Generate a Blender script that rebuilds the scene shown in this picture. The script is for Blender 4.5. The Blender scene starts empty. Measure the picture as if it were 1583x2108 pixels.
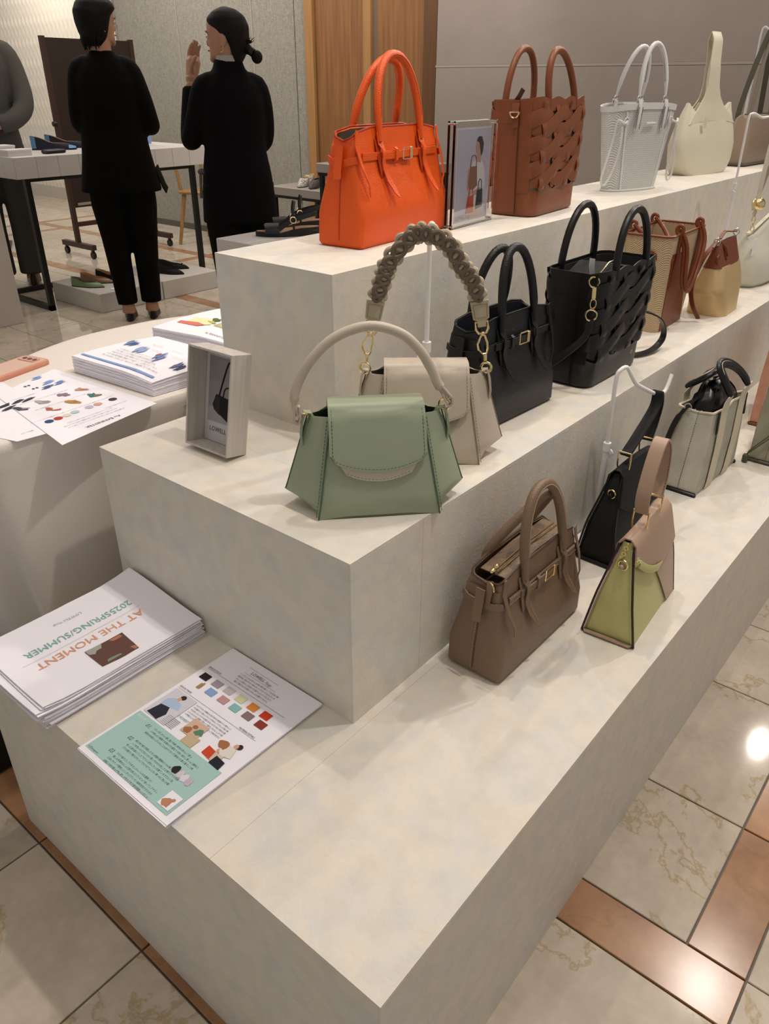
import bpy, bmesh, math, random
from mathutils import Vector, Matrix, Euler, noise
random.seed(7)
PI = math.pi
D = bpy.data
S = bpy.context.scene
COL = S.collection

# ------------------------------------------------------------------ camera
cam_d = D.cameras.new('camera'); cam = D.objects.new('camera', cam_d); COL.objects.link(cam)
yaw, pitch, roll = 0.6874, 0.5084, 0.0042
cp, sp = math.cos(pitch), math.sin(pitch)
fwd = Vector((cp*math.cos(yaw), cp*math.sin(yaw), -sp))
rgt = Vector((math.sin(yaw), -math.cos(yaw), 0)); upv = rgt.cross(fwd)
r2 = rgt*math.cos(roll)+upv*math.sin(roll); u2 = -rgt*math.sin(roll)+upv*math.cos(roll)
cam.matrix_world = Matrix(((r2.x, u2.x, -fwd.x, -0.3522), (r2.y, u2.y, -fwd.y, -0.2918), (r2.z, u2.z, -fwd.z, 1.278), (0, 0, 0, 1)))
cam_d.sensor_fit = 'VERTICAL'; cam_d.sensor_height = 36.0; cam_d.lens = 36.0*1578.58/2108.0
cam_d.clip_start = 0.05
S.camera = cam

# ------------------------------------------------------------------ exposure, world, lamps
S.view_settings.view_transform = 'Standard'; S.view_settings.look = 'None'
S.view_settings.exposure = 0.08; S.view_settings.gamma = 1.0; S.view_settings.use_curve_mapping = False
W = D.worlds.new('world'); S.world = W; W.use_nodes = True
W.node_tree.nodes['Background'].inputs[0].default_value = (1.0, 0.95, 0.9, 1)
W.node_tree.nodes['Background'].inputs[1].default_value = 0.35

def spot(name, loc, target, power, size=75, rad=0.03, col=(1.0, 0.915, 0.83), blend=0.6):
    l = D.lights.new(name, 'SPOT'); l.energy = power; l.spot_size = math.radians(size); l.spot_blend = blend
    l.shadow_soft_size = rad; l.color = col
    o = D.objects.new(name, l); COL.objects.link(o); o.location = loc
    d = Vector(target)-Vector(loc); o.rotation_euler = d.to_track_quat('-Z', 'Y').to_euler()
    return o

CEIL = 2.85
# track spots over the display
spot('ceiling_spot', (0.84, -0.18, 2.80), (0.5, 0.15, 0.5), 50, 88)
spot('ceiling_spot', (0.92, 0.80, 2.80), (0.6, 0.4, 0.6), 34, 95)
spot('ceiling_spot', (2.45, -0.12, 2.80), (1.8, 0.25, 0.7), 56, 95)
spot('ceiling_spot', (2.45, 0.95, 2.80), (1.9, 0.6, 0.8), 28, 95)
spot('ceiling_spot', (4.4, 0.16, 2.80), (3.2, 0.5, 0.8), 50, 95, 0.013)
spot('ceiling_spot', (-0.4, 1.1, 2.80), (0.3, 1.3, 0.6), 12, 95)
# the shoe area
spot('ceiling_spot', (2.8, 4.4, 2.80), (2.8, 4.6, 0.5), 18, 110)
spot('ceiling_spot', (3.6, 3.2, 2.80), (4.7, 3.8, 1.2), 50, 110)
spot('ceiling_spot', (3.5, 5.9, 2.80), (4.7, 5.9, 1.2), 50, 120)
spot('ceiling_spot', (4.1, 8.8, 2.80), (5.1, 9.0, 1.0), 90, 130)
def area(name, loc, sx, sy, power, col=(1.0, 0.94, 0.88)):
    l = D.lights.new(name, 'AREA'); l.shape = 'RECTANGLE'; l.size = sx; l.size_y = sy; l.energy = power; l.color = col
    o = D.objects.new(name, l); COL.objects.link(o); o.location = loc
    return o
area('soft_fill_light', (1.2, 0.2, CEIL-0.04), 3.0, 2.2, 15)  # added soft fill over the display, no real fixture
area('soft_fill_light', (3.0, 5.6, CEIL-0.04), 3.0, 4.0, 70)  # invented area light, brightens the back walls and shoe area
area('soft_fill_light', (3.9, 1.9, CEIL-0.04), 0.8, 2.6, 26)  # extra wall wash put in to lift the grey partition

# ------------------------------------------------------------------ materials
def hexc(h):
    h = h.lstrip('#'); v = [int(h[i:i+2], 16)/255 for i in (0, 2, 4)]
    return tuple((c/12.92 if c <= 0.04045 else ((c+0.055)/1.055)**2.4) for c in v)
MATS = {}
def mat(name, col, rough=0.5, metal=0.0, spec=0.5, bump=None, vary=None, coat=0.0, trans=0.0, ior=1.45, sheen=0.0):
    """bump=(kind, scale, strength, distance); vary=(colour2, scale, contrast)"""
    if name in MATS: return MATS[name]
    m = D.materials.new(name); m.use_nodes = True; nt = m.node_tree; N = nt.nodes; L = nt.links
    b = N['Principled BSDF']
    c = hexc(col) if isinstance(col, str) else col
    b.inputs['Base Color'].default_value = (*c, 1); b.inputs['Roughness'].default_value = rough
    b.inputs['Metallic'].default_value = metal; b.inputs['Specular IOR Level'].default_value = spec
    b.inputs['IOR'].default_value = ior; b.inputs['Transmission Weight'].default_value = trans
    b.inputs['Coat Weight'].default_value = coat; b.inputs['Sheen Weight'].default_value = sheen
    tc = N.new('ShaderNodeTexCoord')
    if vary:
        c2 = hexc(vary[0]); n = N.new('ShaderNodeTexNoise'); n.inputs['Scale'].default_value = vary[1]; n.inputs['Detail'].default_value = 6
        r = N.new('ShaderNodeValToRGB'); k = vary[2]
        r.color_ramp.elements[0].position = 0.5-k; r.color_ramp.elements[1].position = 0.5+k
        r.color_ramp.elements[0].color = (*c, 1); r.color_ramp.elements[1].color = (*c2, 1)
        L.new(tc.outputs['Object'], n.inputs['Vector']); L.new(n.outputs['Fac'], r.inputs[0]); L.new(r.outputs[0], b.inputs['Base Color'])
    if bump:
        kind, sc, st, di = bump
        if kind == 'leather':
            t = N.new('ShaderNodeTexVoronoi'); t.feature = 'DISTANCE_TO_EDGE'; t.inputs['Scale'].default_value = sc; out = t.outputs['Distance']
        elif kind == 'weave':
            t = N.new('ShaderNodeTexWave'); t.inputs['Scale'].default_value = sc; t.inputs['Distortion'].default_value = 1.5; out = t.outputs['Fac']
        else:
            t = N.new('ShaderNodeTexNoise'); t.inputs['Scale'].default_value = sc; t.inputs['Detail'].default_value = 5; out = t.outputs['Fac']
        bp = N.new('ShaderNodeBump'); bp.inputs['Strength'].default_value = st; bp.inputs['Distance'].default_value = di
        L.new(tc.outputs['Object'], t.inputs['Vector']); L.new(out, bp.inputs['Height']); L.new(bp.outputs[0], b.inputs['Normal'])
    MATS[name] = m
    return m

def plaster():
    m = D.materials.new('mottled_plaster_paper'); m.use_nodes = True; nt = m.node_tree; N = nt.nodes; L = nt.links; b = N['Principled BSDF']
    g = N.new('ShaderNodeNewGeometry'); mp = N.new('ShaderNodeMapping'); L.new(g.outputs['Position'], mp.inputs[0])
    n1 = N.new('ShaderNodeTexNoise'); n1.inputs['Scale'].default_value = 14; n1.inputs['Detail'].default_value = 7; n1.inputs['Roughness'].default_value = 0.62; n1.inputs['Distortion'].default_value = 0.6
    n2 = N.new('ShaderNodeTexNoise'); n2.inputs['Scale'].default_value = 30; n2.inputs['Detail'].default_value = 6
    L.new(mp.outputs[0], n1.inputs['Vector']); L.new(mp.outputs[0], n2.inputs['Vector'])
    r1 = N.new('ShaderNodeValToRGB'); e = r1.color_ramp.elements
    e[0].position = 0.36; e[0].color = (*hexc('#d8d5cf'), 1); e[1].position = 0.62; e[1].color = (*hexc('#e2d9ca'), 1)
    k = r1.color_ramp.elements.new(0.49); k.color = (*hexc('#ddd7cc'), 1)
    r2_ = N.new('ShaderNodeValToRGB'); e = r2_.color_ramp.elements
    e[0].position = 0.42; e[0].color = (1, 1, 1, 1); e[1].position = 0.66; e[1].color = (0.93, 0.93, 0.935, 1)
    mx = N.new('ShaderNodeMixRGB'); mx.blend_type = 'MULTIPLY'; mx.inputs[0].default_value = 1
    L.new(n1.outputs['Fac'], r1.inputs[0]); L.new(n2.outputs['Fac'], r2_.inputs[0]); L.new(r1.outputs[0], mx.inputs[1]); L.new(r2_.outputs[0], mx.inputs[2])
    L.new(mx.outputs[0], b.inputs['Base Color'])
    n3 = N.new('ShaderNodeTexNoise'); n3.inputs['Scale'].default_value = 60; n3.inputs['Detail'].default_value = 8; n3.inputs['Distortion'].default_value = 2.5
    L.new(mp.outputs[0], n3.inputs['Vector'])
    bp = N.new('ShaderNodeBump'); bp.inputs['Strength'].default_value = 0.35; bp.inputs['Distance'].default_value = 0.002
    L.new(n3.outputs['Fac'], bp.inputs['Height']); L.new(bp.outputs[0], b.inputs['Normal'])
    b.inputs['Roughness'].default_value = 0.55; b.inputs['Specular IOR Level'].default_value = 0.3
    return m
def stone(name, c1, c2, vein, rough=0.06, vein_amt=1.0):
    m = D.materials.new(name); m.use_nodes = True; nt = m.node_tree; N = nt.nodes; L = nt.links; b = N['Principled BSDF']
    g = N.new('ShaderNodeNewGeometry'); oi = N.new('ShaderNodeObjectInfo')
    sc = N.new('ShaderNodeVectorMath'); sc.operation = 'SCALE'; cb = N.new('ShaderNodeCombineXYZ')
    L.new(oi.outputs['Random'], cb.inputs[0]); L.new(oi.outputs['Random'], cb.inputs[1]); L.new(cb.outputs[0], sc.inputs[0]); sc.inputs['Scale'].default_value = 30
    ad = N.new('ShaderNodeVectorMath'); L.new(g.outputs['Position'], ad.inputs[0]); L.new(sc.outputs[0], ad.inputs[1])
    n1 = N.new('ShaderNodeTexNoise'); n1.inputs['Scale'].default_value = 9; n1.inputs['Detail'].default_value = 8
    n2 = N.new('ShaderNodeTexNoise'); n2.inputs['Scale'].default_value = 2.6; n2.inputs['Detail'].default_value = 9; n2.inputs['Roughness'].default_value = 0.62; n2.inputs['Distortion'].default_value = 0.3
    n3 = N.new('ShaderNodeTexNoise'); n3.inputs['Scale'].default_value = 50; n3.inputs['Detail'].default_value = 4
    for n in (n1, n2, n3): L.new(ad.outputs[0], n.inputs['Vector'])
    r1 = N.new('ShaderNodeValToRGB'); e = r1.color_ramp.elements
    e[0].position = 0.35; e[0].color = (*hexc(c1), 1); e[1].position = 0.68; e[1].color = (*hexc(c2), 1)
    L.new(n1.outputs['Fac'], r1.inputs[0])
    r2_ = N.new('ShaderNodeValToRGB'); r2_.color_ramp.interpolation = 'LINEAR'; e = r2_.color_ramp.elements
    e[0].position = 0.488; e[0].color = (0, 0, 0, 1); e[1].position = 0.5; e[1].color = (1, 1, 1, 1); k = e.new(0.512); k.color = (0, 0, 0, 1)
    L.new(n2.outputs['Fac'], r2_.inputs[0])
    mu = N.new('ShaderNodeMath'); mu.operation = 'MULTIPLY'; mu.inputs[1].default_value = 0.62*vein_amt; L.new(r2_.outputs[0], mu.inputs[0])
    mx = N.new('ShaderNodeMixRGB'); mx.inputs[2].default_value = (*hexc(vein), 1)
    L.new(mu.outputs[0], mx.inputs[0]); L.new(r1.outputs[0], mx.inputs[1])
    hs = N.new('ShaderNodeHueSaturation'); ma = N.new('ShaderNodeMapRange'); ma.inputs[3].default_value = 0.9; ma.inputs[4].default_value = 1.06
    L.new(oi.outputs['Random'], ma.inputs[0]); L.new(ma.outputs[0], hs.inputs['Value']); L.new(mx.outputs[0], hs.inputs['Color'])
    mx2 = N.new('ShaderNodeMixRGB'); mx2.blend_type = 'MULTIPLY'; mx2.inputs[0].default_value = 0.25
    L.new(hs.outputs[0], mx2.inputs[1]); L.new(n3.outputs['Fac'], mx2.inputs[2]); L.new(mx2.outputs[0], b.inputs['Base Color'])
    b.inputs['Roughness'].default_value = rough; b.inputs['Specular IOR Level'].default_value = 0.45
    return m
def wood(name, c1, c2, axis='Z', scale=1.0, rough=0.4):
    m = D.materials.new(name); m.use_nodes = True; nt = m.node_tree; N = nt.nodes; L = nt.links; b = N['Principled BSDF']
    tc = N.new('ShaderNodeTexCoord'); mp = N.new('ShaderNodeMapping')
    s = {'Z': (40, 40, 2), 'X': (2, 40, 40)}[axis]; mp.inputs['Scale'].default_value = [q*scale for q in s]
    n = N.new('ShaderNodeTexNoise'); n.inputs['Scale'].default_value = 1.0; n.inputs['Detail'].default_value = 6
    r = N.new('ShaderNodeValToRGB'); e = r.color_ramp.elements; e[0].position = 0.35; e[0].color = (*hexc(c1), 1); e[1].position = 0.68; e[1].color = (*hexc(c2), 1)
    L.new(tc.outputs['Object'], mp.inputs[0]); L.new(mp.outputs[0], n.inputs['Vector']); L.new(n.outputs['Fac'], r.inputs[0]); L.new(r.outputs[0], b.inputs['Base Color'])
    b.inputs['Roughness'].default_value = rough
    return m
def linen(name, c1, c2):
    m = D.materials.new(name); m.use_nodes = True; nt = m.node_tree; N = nt.nodes; L = nt.links; b = N['Principled BSDF']
    g = N.new('ShaderNodeNewGeometry')
    outs = []
    for sc in ((1, 30, 330), (1, 220, 22)):
        mp = N.new('ShaderNodeMapping'); mp.inputs['Scale'].default_value = sc
        n = N.new('ShaderNodeTexNoise'); n.inputs['Scale'].default_value = 1; n.inputs['Detail'].default_value = 5
        L.new(g.outputs['Position'], mp.inputs[0]); L.new(mp.outputs[0], n.inputs['Vector']); outs.append(n.outputs['Fac'])
    ad = N.new('ShaderNodeMath'); ad.operation = 'ADD'; L.new(outs[0], ad.inputs[0]); L.new(outs[1], ad.inputs[1])
    mu = N.new('ShaderNodeMath'); mu.operation = 'MULTIPLY'; mu.inputs[1].default_value = 0.5; L.new(ad.outputs[0], mu.inputs[0])
    r = N.new('ShaderNodeValToRGB'); e = r.color_ramp.elements; e[0].position = 0.40; e[0].color = (*hexc(c1), 1); e[1].position = 0.6; e[1].color = (*hexc(c2), 1)
    L.new(mu.outputs[0], r.inputs[0]); L.new(r.outputs[0], b.inputs['Base Color']); b.inputs['Roughness'].default_value = 0.85; b.inputs['Specular IOR Level'].default_value = 0.2
    return m
def herringbone(name, c1, c2, sc=90, amp=0.006, per=0.024, rough=0.6, lo=0.42, hi=0.58, bump=0.5):
    """zigzag weave in object space: height + triangle wave of x"""
    m = D.materials.new(name); m.use_nodes = True; nt = m.node_tree; N = nt.nodes; L = nt.links; b = N['Principled BSDF']
    tc = N.new('ShaderNodeTexCoord'); sx = N.new('ShaderNodeSeparateXYZ'); L.new(tc.outputs['Object'], sx.inputs[0])
    ad0 = N.new('ShaderNodeMath'); ad0.operation = 'ADD'; L.new(sx.outputs['X'], ad0.inputs[0]); L.new(sx.outputs['Y'], ad0.inputs[1])
    pp = N.new('ShaderNodeMath'); pp.operation = 'PINGPONG'; pp.inputs[1].default_value = per/2; L.new(ad0.outputs[0], pp.inputs[0])
    k = N.new('ShaderNodeMath'); k.operation = 'MULTIPLY'; k.inputs[1].default_value = amp/(per/2); L.new(pp.outputs[0], k.inputs[0])
    ad = N.new('ShaderNodeMath'); ad.operation = 'ADD'; L.new(sx.outputs['Z'], ad.inputs[0]); L.new(k.outputs[0], ad.inputs[1])
    m1 = N.new('ShaderNodeMath'); m1.operation = 'MULTIPLY'; m1.inputs[1].default_value = sc*2*PI; L.new(ad.outputs[0], m1.inputs[0])
    sn = N.new('ShaderNodeMath'); sn.operation = 'SINE'; L.new(m1.outputs[0], sn.inputs[0])
    mr = N.new('ShaderNodeMapRange'); mr.inputs[1].default_value = -1; mr.inputs[2].default_value = 1; L.new(sn.outputs[0], mr.inputs[0])
    r = N.new('ShaderNodeValToRGB'); e = r.color_ramp.elements; e[0].position = lo; e[0].color = (*hexc(c1), 1); e[1].position = hi; e[1].color = (*hexc(c2), 1)
    L.new(mr.outputs[0], r.inputs[0]); L.new(r.outputs[0], b.inputs['Base Color']); b.inputs['Roughness'].default_value = rough
    bp = N.new('ShaderNodeBump'); bp.inputs['Strength'].default_value = bump; bp.inputs['Distance'].default_value = 0.001; L.new(mr.outputs[0], bp.inputs['Height']); L.new(bp.outputs[0], b.inputs['Normal'])
    return m

GOLD = mat('polished_gold', '#f2dba6', 0.16, 1.0)
SILVER = mat('polished_silver', '#cfcfcf', 0.2, 1.0)
WHITEMETAL = mat('white_painted_metal', '#eceaea', 0.35)
BLACKMETAL = mat('black_metal', '#141312', 0.4)
PLASTER = plaster()
PAPER = mat('white_paper', '#f8f5fd', 0.6, spec=0.3)
PAPER2 = mat('paper_edge', '#dcd8e4', 0.7, spec=0.2)

# ------------------------------------------------------------------ mesh builder
class MB:
    def __init__(s): s.v = []; s.f = []
    def add(s, vs, fs):
        o = len(s.v); s.v += [tuple(v) for v in vs]; s.f += [tuple(i+o for i in f) for f in fs]
    def box(s, c, d, rz=0, b=0):
        cx, cy, cz = c; x, y, z = d[0]/2, d[1]/2, d[2]/2
        cr, sr = math.cos(rz), math.sin(rz)
        if b <= 0:
            P = [(sx*x, sy*y, sz*z) for sz in (-1, 1) for sx, sy in ((-1, -1), (1, -1), (1, 1), (-1, 1))]
            F = [(3, 2, 1, 0), (4, 5, 6, 7), (0, 1, 5, 4), (1, 2, 6, 5), (2, 3, 7, 6), (3, 0, 4, 7)]
        else:
            b = min(b, x*.9, y*.9, z*.9); P = []
            for (zz, q) in ((-z, b), (-z+b, 0), (z-b, 0), (z, b)):
                X, Y = x-q, y-q
                for (sx, sy) in ((-1, -1), (1, -1), (1, 1), (-1, 1)):
                    bb = b if q == 0 else b*.6
                    c1 = (sx*X, sy*(Y-bb)); c2 = (sx*(X-bb), sy*Y)
                    pr = [c1, c2] if (sx*sy) < 0 else [c2, c1]
                    if (sx, sy) == (-1, -1): pr = [c1, c2]
                    elif (sx, sy) == (1, -1): pr = [c2, c1]
                    elif (sx, sy) == (1, 1): pr = [c1, c2]
                    else: pr = [c2, c1]
                    P += [(a, bb_, zz) for a, bb_ in pr]
            F = [tuple(range(7, -1, -1)), tuple(range(24, 32))]
            for k in range(3):
                for i in range(8): j = (i+1) % 8; F.append((k*8+i, k*8+j, (k+1)*8+j, (k+1)*8+i))
        s.add([(cx+px*cr-py*sr, cy+px*sr+py*cr, cz+pz) for px, py, pz in P], F)
        return s
    def loft(s, rings, cap0=True, cap1=True, close=True):
        n = len(rings[0]); V = [p for r in rings for p in r]; F = []
        for k in range(len(rings)-1):
            for i in range(n if close else n-1):
                j = (i+1) % n; F.append((k*n+i, k*n+j, (k+1)*n+j, (k+1)*n+i))
        if cap0: F.append(tuple(range(n-1, -1, -1)))
        if cap1: F.append(tuple((len(rings)-1)*n+i for i in range(n)))
        s.add(V, F); return s
    def tube(s, pts, r, n=10, caps=True, closed=False, flat=1.0, up=None):
        pts = [Vector(p) for p in pts]; m = len(pts); rings = []
        rr = r if isinstance(r, (list, tuple)) else [r]*m
        T = []
        for i in range(m):
            a = pts[(i-1) % m] if (closed or i > 0) else pts[i]; b = pts[(i+1) % m] if (closed or i < m-1) else pts[i]
            T.append((b-a).normalized() if (b-a).length > 1e-9 else Vector((0, 0, 1)))
        nrm = Vector(up) if up else (Vector((0, 0, 1)) if abs(T[0].z) < 0.9 else Vector((1, 0, 0)))
        for i in range(m):
            nrm = (nrm-T[i]*nrm.dot(T[i])); nrm = nrm.normalized() if nrm.length > 1e-6 else T[i].orthogonal().normalized()
            bi = T[i].cross(nrm)
            rings.append([pts[i]+nrm*math.cos(2*PI*k/n)*rr[i]*flat+bi*math.sin(2*PI*k/n)*rr[i] for k in range(n)])
        if closed: rings.append(rings[0])
        s.loft(rings, caps and not closed, caps and not closed); return s
    def ribbon(s, pts, w, t, side):
        """flat strap along pts; side = width direction (vector or list)"""
        pts = [Vector(p) for p in pts]; m = len(pts); rings = []
        ww = w if isinstance(w, (list, tuple)) else [w]*m
        for i in range(m):
            a = pts[max(0, i-1)]; b = pts[min(m-1, i+1)]; T = (b-a).normalized()
            sd = Vector(side[i] if isinstance(side, list) else side); sd = (sd-T*sd.dot(T)).normalized(); n = T.cross(sd)
            h = ww[i]/2
            rings.append([pts[i]+sd*h*x+n*t/2*y for x, y in ((-1, -.6), (-.95, -1), (.95, -1), (1, -.6), (1, .6), (.95, 1), (-.95, 1), (-1, .6))])
        s.loft(rings); return s
    def sheet(s, grid, t, flip=False):
        """closed thin shell from a grid (rows x cols) of points"""
        R = len(grid); Cn = len(grid[0]); G = [[Vector(p) for p in row] for row in grid]
        V = []; F = []
        def nr(i, j):
            a = G[min(i+1, R-1)][j]-G[max(i-1, 0)][j]; b = G[i][min(j+1, Cn-1)]-G[i][max(j-1, 0)]
            q = a.cross(b); q = q.normalized() if q.length > 1e-12 else Vector((0, -1, 0))
            return -q if flip else q
        for sgn in (0, 1):
            for i in range(R):
                for j in range(Cn): V.append(G[i][j]+nr(i, j)*t*sgn)
        o = R*Cn; ix = lambda i, j: i*Cn+j
        for i in range(R-1):
            for j in range(Cn-1):
                q = (ix(i, j), ix(i, j+1), ix(i+1, j+1), ix(i+1, j)); F.append(q); F.append(tuple(o+k for k in reversed(q)))
        bd = [ix(0, j) for j in range(Cn)]+[ix(i, Cn-1) for i in range(1, R)]+[ix(R-1, j) for j in range(Cn-2, -1, -1)]+[ix(i, 0) for i in range(R-2, 0, -1)]
        for k in range(len(bd)):
            a, b = bd[k], bd[(k+1) % len(bd)]; F.append((a, b, o+b, o+a))
        s.add(V, F); return s
    def prism(s, poly, t, M=None):
        """2D polygon extruded by t along z, mapped by matrix M"""
        n = len(poly); V = [Vector((x, y, 0)) for x, y in poly]+[Vector((x, y, t)) for x, y in poly]
        if M: V = [M @ v for v in V]
        F = [tuple(range(n-1, -1, -1)), tuple(range(n, 2*n))]+[(i, (i+1) % n, n+(i+1) % n, n+i) for i in range(n)]
        s.add(V, F); return s
    def ball(s, c, r, nu=16, nv=10, sc=(1, 1, 1)):
        rings = []
        for k in range(nv+1):
            a = -PI/2+PI*k/nv; a = max(-PI/2+.02, min(PI/2-.02, a))
            rings.append([(c[0]+r*sc[0]*math.cos(a)*math.cos(2*PI*i/nu), c[1]+r*sc[1]*math.cos(a)*math.sin(2*PI*i/nu), c[2]+r*sc[2]*math.sin(a)) for i in range(nu)])
        s.loft(rings); return s
    def ring(s, c, R, r, axis=(0, 1, 0), n=20, m=8, sx=1.0, arc=1.0, a0=0):
        ax = Vector(axis).normalized(); u = ax.orthogonal().normalized()
        if abs(ax.z) < .9: u = (Vector((0, 0, 1))-ax*ax.z).normalized()
        v = ax.cross(u)
        k = n if arc == 1.0 else n+1
        pts = [Vector(c)+u*R*math.cos(a0+2*PI*arc*i/n)+v*R*sx*math.sin(a0+2*PI*arc*i/n) for i in range(k)]
        s.tube(pts, r, m, closed=(arc == 1.0), up=ax); return s
    def build(s, name, m, parent=None, smooth=True, kind=None, label=None, loc=None, fix=True, mods=None, angle=40):
        me = D.meshes.new(name); me.from_pydata(s.v, [], s.f)
        if fix:
            bm = bmesh.new(); bm.from_mesh(me); bmesh.ops.recalc_face_normals(bm, faces=bm.faces); bm.to_mesh(me); bm.free()
        me.materials.append(m)
        if smooth:
            me.polygons.foreach_set('use_smooth', [True]*len(me.polygons)); me.update()
            try: me.set_sharp_from_angle(angle=math.radians(angle))
            except Exception: pass
        o = D.objects.new(name, me); COL.objects.link(o)
        if parent: o.parent = parent
        if loc: o.location = loc
        if kind: o['kind'] = kind
        if label: o['label'] = label
        return o
def thing(name, label, cat, loc=(0, 0, 0), rz=0, group=None, kind=None):
    o = D.objects.new(name, None); COL.objects.link(o); o.location = loc; o.rotation_euler = (0, 0, rz); o.empty_display_size = 0.05
    if kind: o['kind'] = kind
    if label: o['label'] = label; o['category'] = cat
    if group: o['group'] = group
    return o
def tag(o, label, cat, group=None):
    o['label'] = label; o['category'] = cat
    if group: o['group'] = group
    return o
def copy_tree(o, parent=None):
    c = o.copy(); COL.objects.link(c); c.parent = parent
    for ch in list(o.children): copy_tree(ch, c)
    return c
def rrect(w, d, r, z=0, n=4, cx=0, cy=0, side=3):
    """rounded rectangle ring, starts front-left going round counter-clockwise; extra points on the sides"""
    r = min(r, w/2*.98, d/2*.98); P = []
    cs = ((w/2-r, -d/2+r, -PI/2), (w/2-r, d/2-r, 0), (-w/2+r, d/2-r, PI/2), (-w/2+r, -d/2+r, PI))
    for k, (x, y, a) in enumerate(cs):
        arc = [(cx+x+r*math.cos(a+PI/2*i/n), cy+y+r*math.sin(a+PI/2*i/n), z) for i in range(n+1)]
        if P:
            a0, b0 = P[-1], arc[0]
            for q in range(1, side): P.append(tuple(a0[i]+(b0[i]-a0[i])*q/side for i in range(3)))
        P += arc
    a0, b0 = P[-1], P[0]
    for q in range(1, side): P.append(tuple(a0[i]+(b0[i]-a0[i])*q/side for i in range(3)))
    return P
def spline(ctrl, n=8, closed=False):
    """Catmull-Rom through the control points"""
    P = [Vector(p) for p in ctrl]; m = len(P); out = []
    for i in range(m if closed else m-1):
        g = lambda k: P[k % m] if closed else P[max(0, min(m-1, k))]
        p0, p1, p2, p3 = g(i-1), g(i), g(i+1), g(i+2)
        if not closed:
            if i == 0: p0 = p1*2-p2
            if i == m-2: p3 = p2*2-p1
        for k in range(n):
            t = k/n
            out.append(0.5*((2*p1)+(-p0+p2)*t+(2*p0-5*p1+4*p2-p3)*t*t+(-p0+3*p1-3*p2+p3)*t**3))
    if not closed: out.append(P[-1])
    return out
def lerp(a, b, t): return a+(b-a)*t
def prof(tab, z):
    """piecewise-linear table lookup"""
    if z <= tab[0][0]: return tab[0][1]
    for (a, x), (b, y) in zip(tab, tab[1:]):
        if z <= b: return lerp(x, y, (z-a)/(b-a))
    return tab[-1][1]
def decal(name, m, parent, polys, z=0.0004, t=0.00015, label=None):
    mb = MB()
    for p in polys: mb.prism(p, t, Matrix.Translation((0, 0, z)))
    return mb.build(name, m, parent, smooth=False, label=label)
def text_mesh(name, body, size, m, parent, loc, rz=0, rx=0, ax='LEFT', sx=1.0, spacing=1.0, shear=0.0, label=None, line=1.0, ry=0):
    c = D.curves.new(name, 'FONT'); c.body = body; c.size = size; c.align_x = ax; c.space_character = spacing; c.shear = shear; c.space_line = line
    c.resolution_u = 2
    t = D.objects.new(name+'_tmp', c); COL.objects.link(t)
    dg = bpy.context.evaluated_depsgraph_get(); me = D.meshes.new_from_object(t.evaluated_get(dg)); me.name = name
    D.objects.remove(t); D.curves.remove(c)
    me.materials.clear(); me.materials.append(m)
    o = D.objects.new(name, me); COL.objects.link(o); o.parent = parent; o.location = loc; o.rotation_euler = (rx, ry, rz); o.scale = (sx, 1, 1)
    if label: o['label'] = label
    return o
def seam(mb, pts, r=0.0007): mb.tube(pts, r, 5)
def stitches(mb, pts, r=0.0006, on=0.0035, off=0.002):
    """dashed thread along a polyline"""
    pts = [Vector(p) for p in pts]; L = [0]
    for a, b in zip(pts, pts[1:]): L.append(L[-1]+(b-a).length)
    def at(s):
        for i in range(len(pts)-1):
            if s <= L[i+1]: return pts[i].lerp(pts[i+1], (s-L[i])/max(1e-9, L[i+1]-L[i]))
        return pts[-1]
    s = 0
    while s+on < L[-1]:
        mb.tube([at(s), at(s+on)], r, 4); s += on+off
# ------------------------------------------------------------------ floor of stone tiles
CREAM = stone('cream_marble', '#cbbfad', '#dccfbe', '#b0925a', .065)
BROWN = stone('brown_stone', '#a07553', '#ba8f6a', '#84592f', 0.2, 0.4)
GROUT = mat('grout', '#8c8880', 0.8)
floor = thing('floor', None, None, kind='structure')
mb = MB(); mb.box((3.6, 4.2, -0.06), (10.6, 12.0, 0.1)); mb.build('grout_bed', GROUT, floor, smooth=False)
tcache = {}
far_cream = MB(); far_brown = MB(); ntile = [0, 0]
def tile(x0, x1, y0, y1, brown=False, single=True):
    g = 0.0018; w, d = x1-x0-2*g, y1-y0-2*g
    if w <= 0.005 or d <= 0.005: return
    if not single:
        (far_brown if brown else far_cream).box(((x0+x1)/2, (y0+y1)/2, -0.005), (w, d, 0.01)); return
    key = (round(w, 3), round(d, 3), brown)
    if key not in tcache:
        b = MB(); c = 0.0012
        V = [(-w/2, -d/2, -.01), (w/2, -d/2, -.01), (w/2, d/2, -.01), (-w/2, d/2, -.01), (-w/2, -d/2, -c), (w/2, -d/2, -c), (w/2, d/2, -c), (-w/2, d/2, -c),
             (-w/2+c, -d/2+c, 0), (w/2-c, -d/2+c, 0), (w/2-c, d/2-c, 0), (-w/2+c, d/2-c, 0)]
        F = [(3, 2, 1, 0)]+[(i, (i+1) % 4, 4+(i+1) % 4, 4+i) for i in range(4)]+[(4+i, 4+(i+1) % 4, 8+(i+1) % 4, 8+i) for i in range(4)]+[(8, 9, 10, 11)]
        b.add(V, F); o = b.build('border_tile' if brown else 'tile', BROWN if brown else CREAM, floor, smooth=False); tcache[key] = o
    else:
        o = tcache[key].copy(); COL.objects.link(o)
    o.location = ((x0+x1)/2, (y0+y1)/2, 0); ntile[1 if brown else 0] += 1
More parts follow.
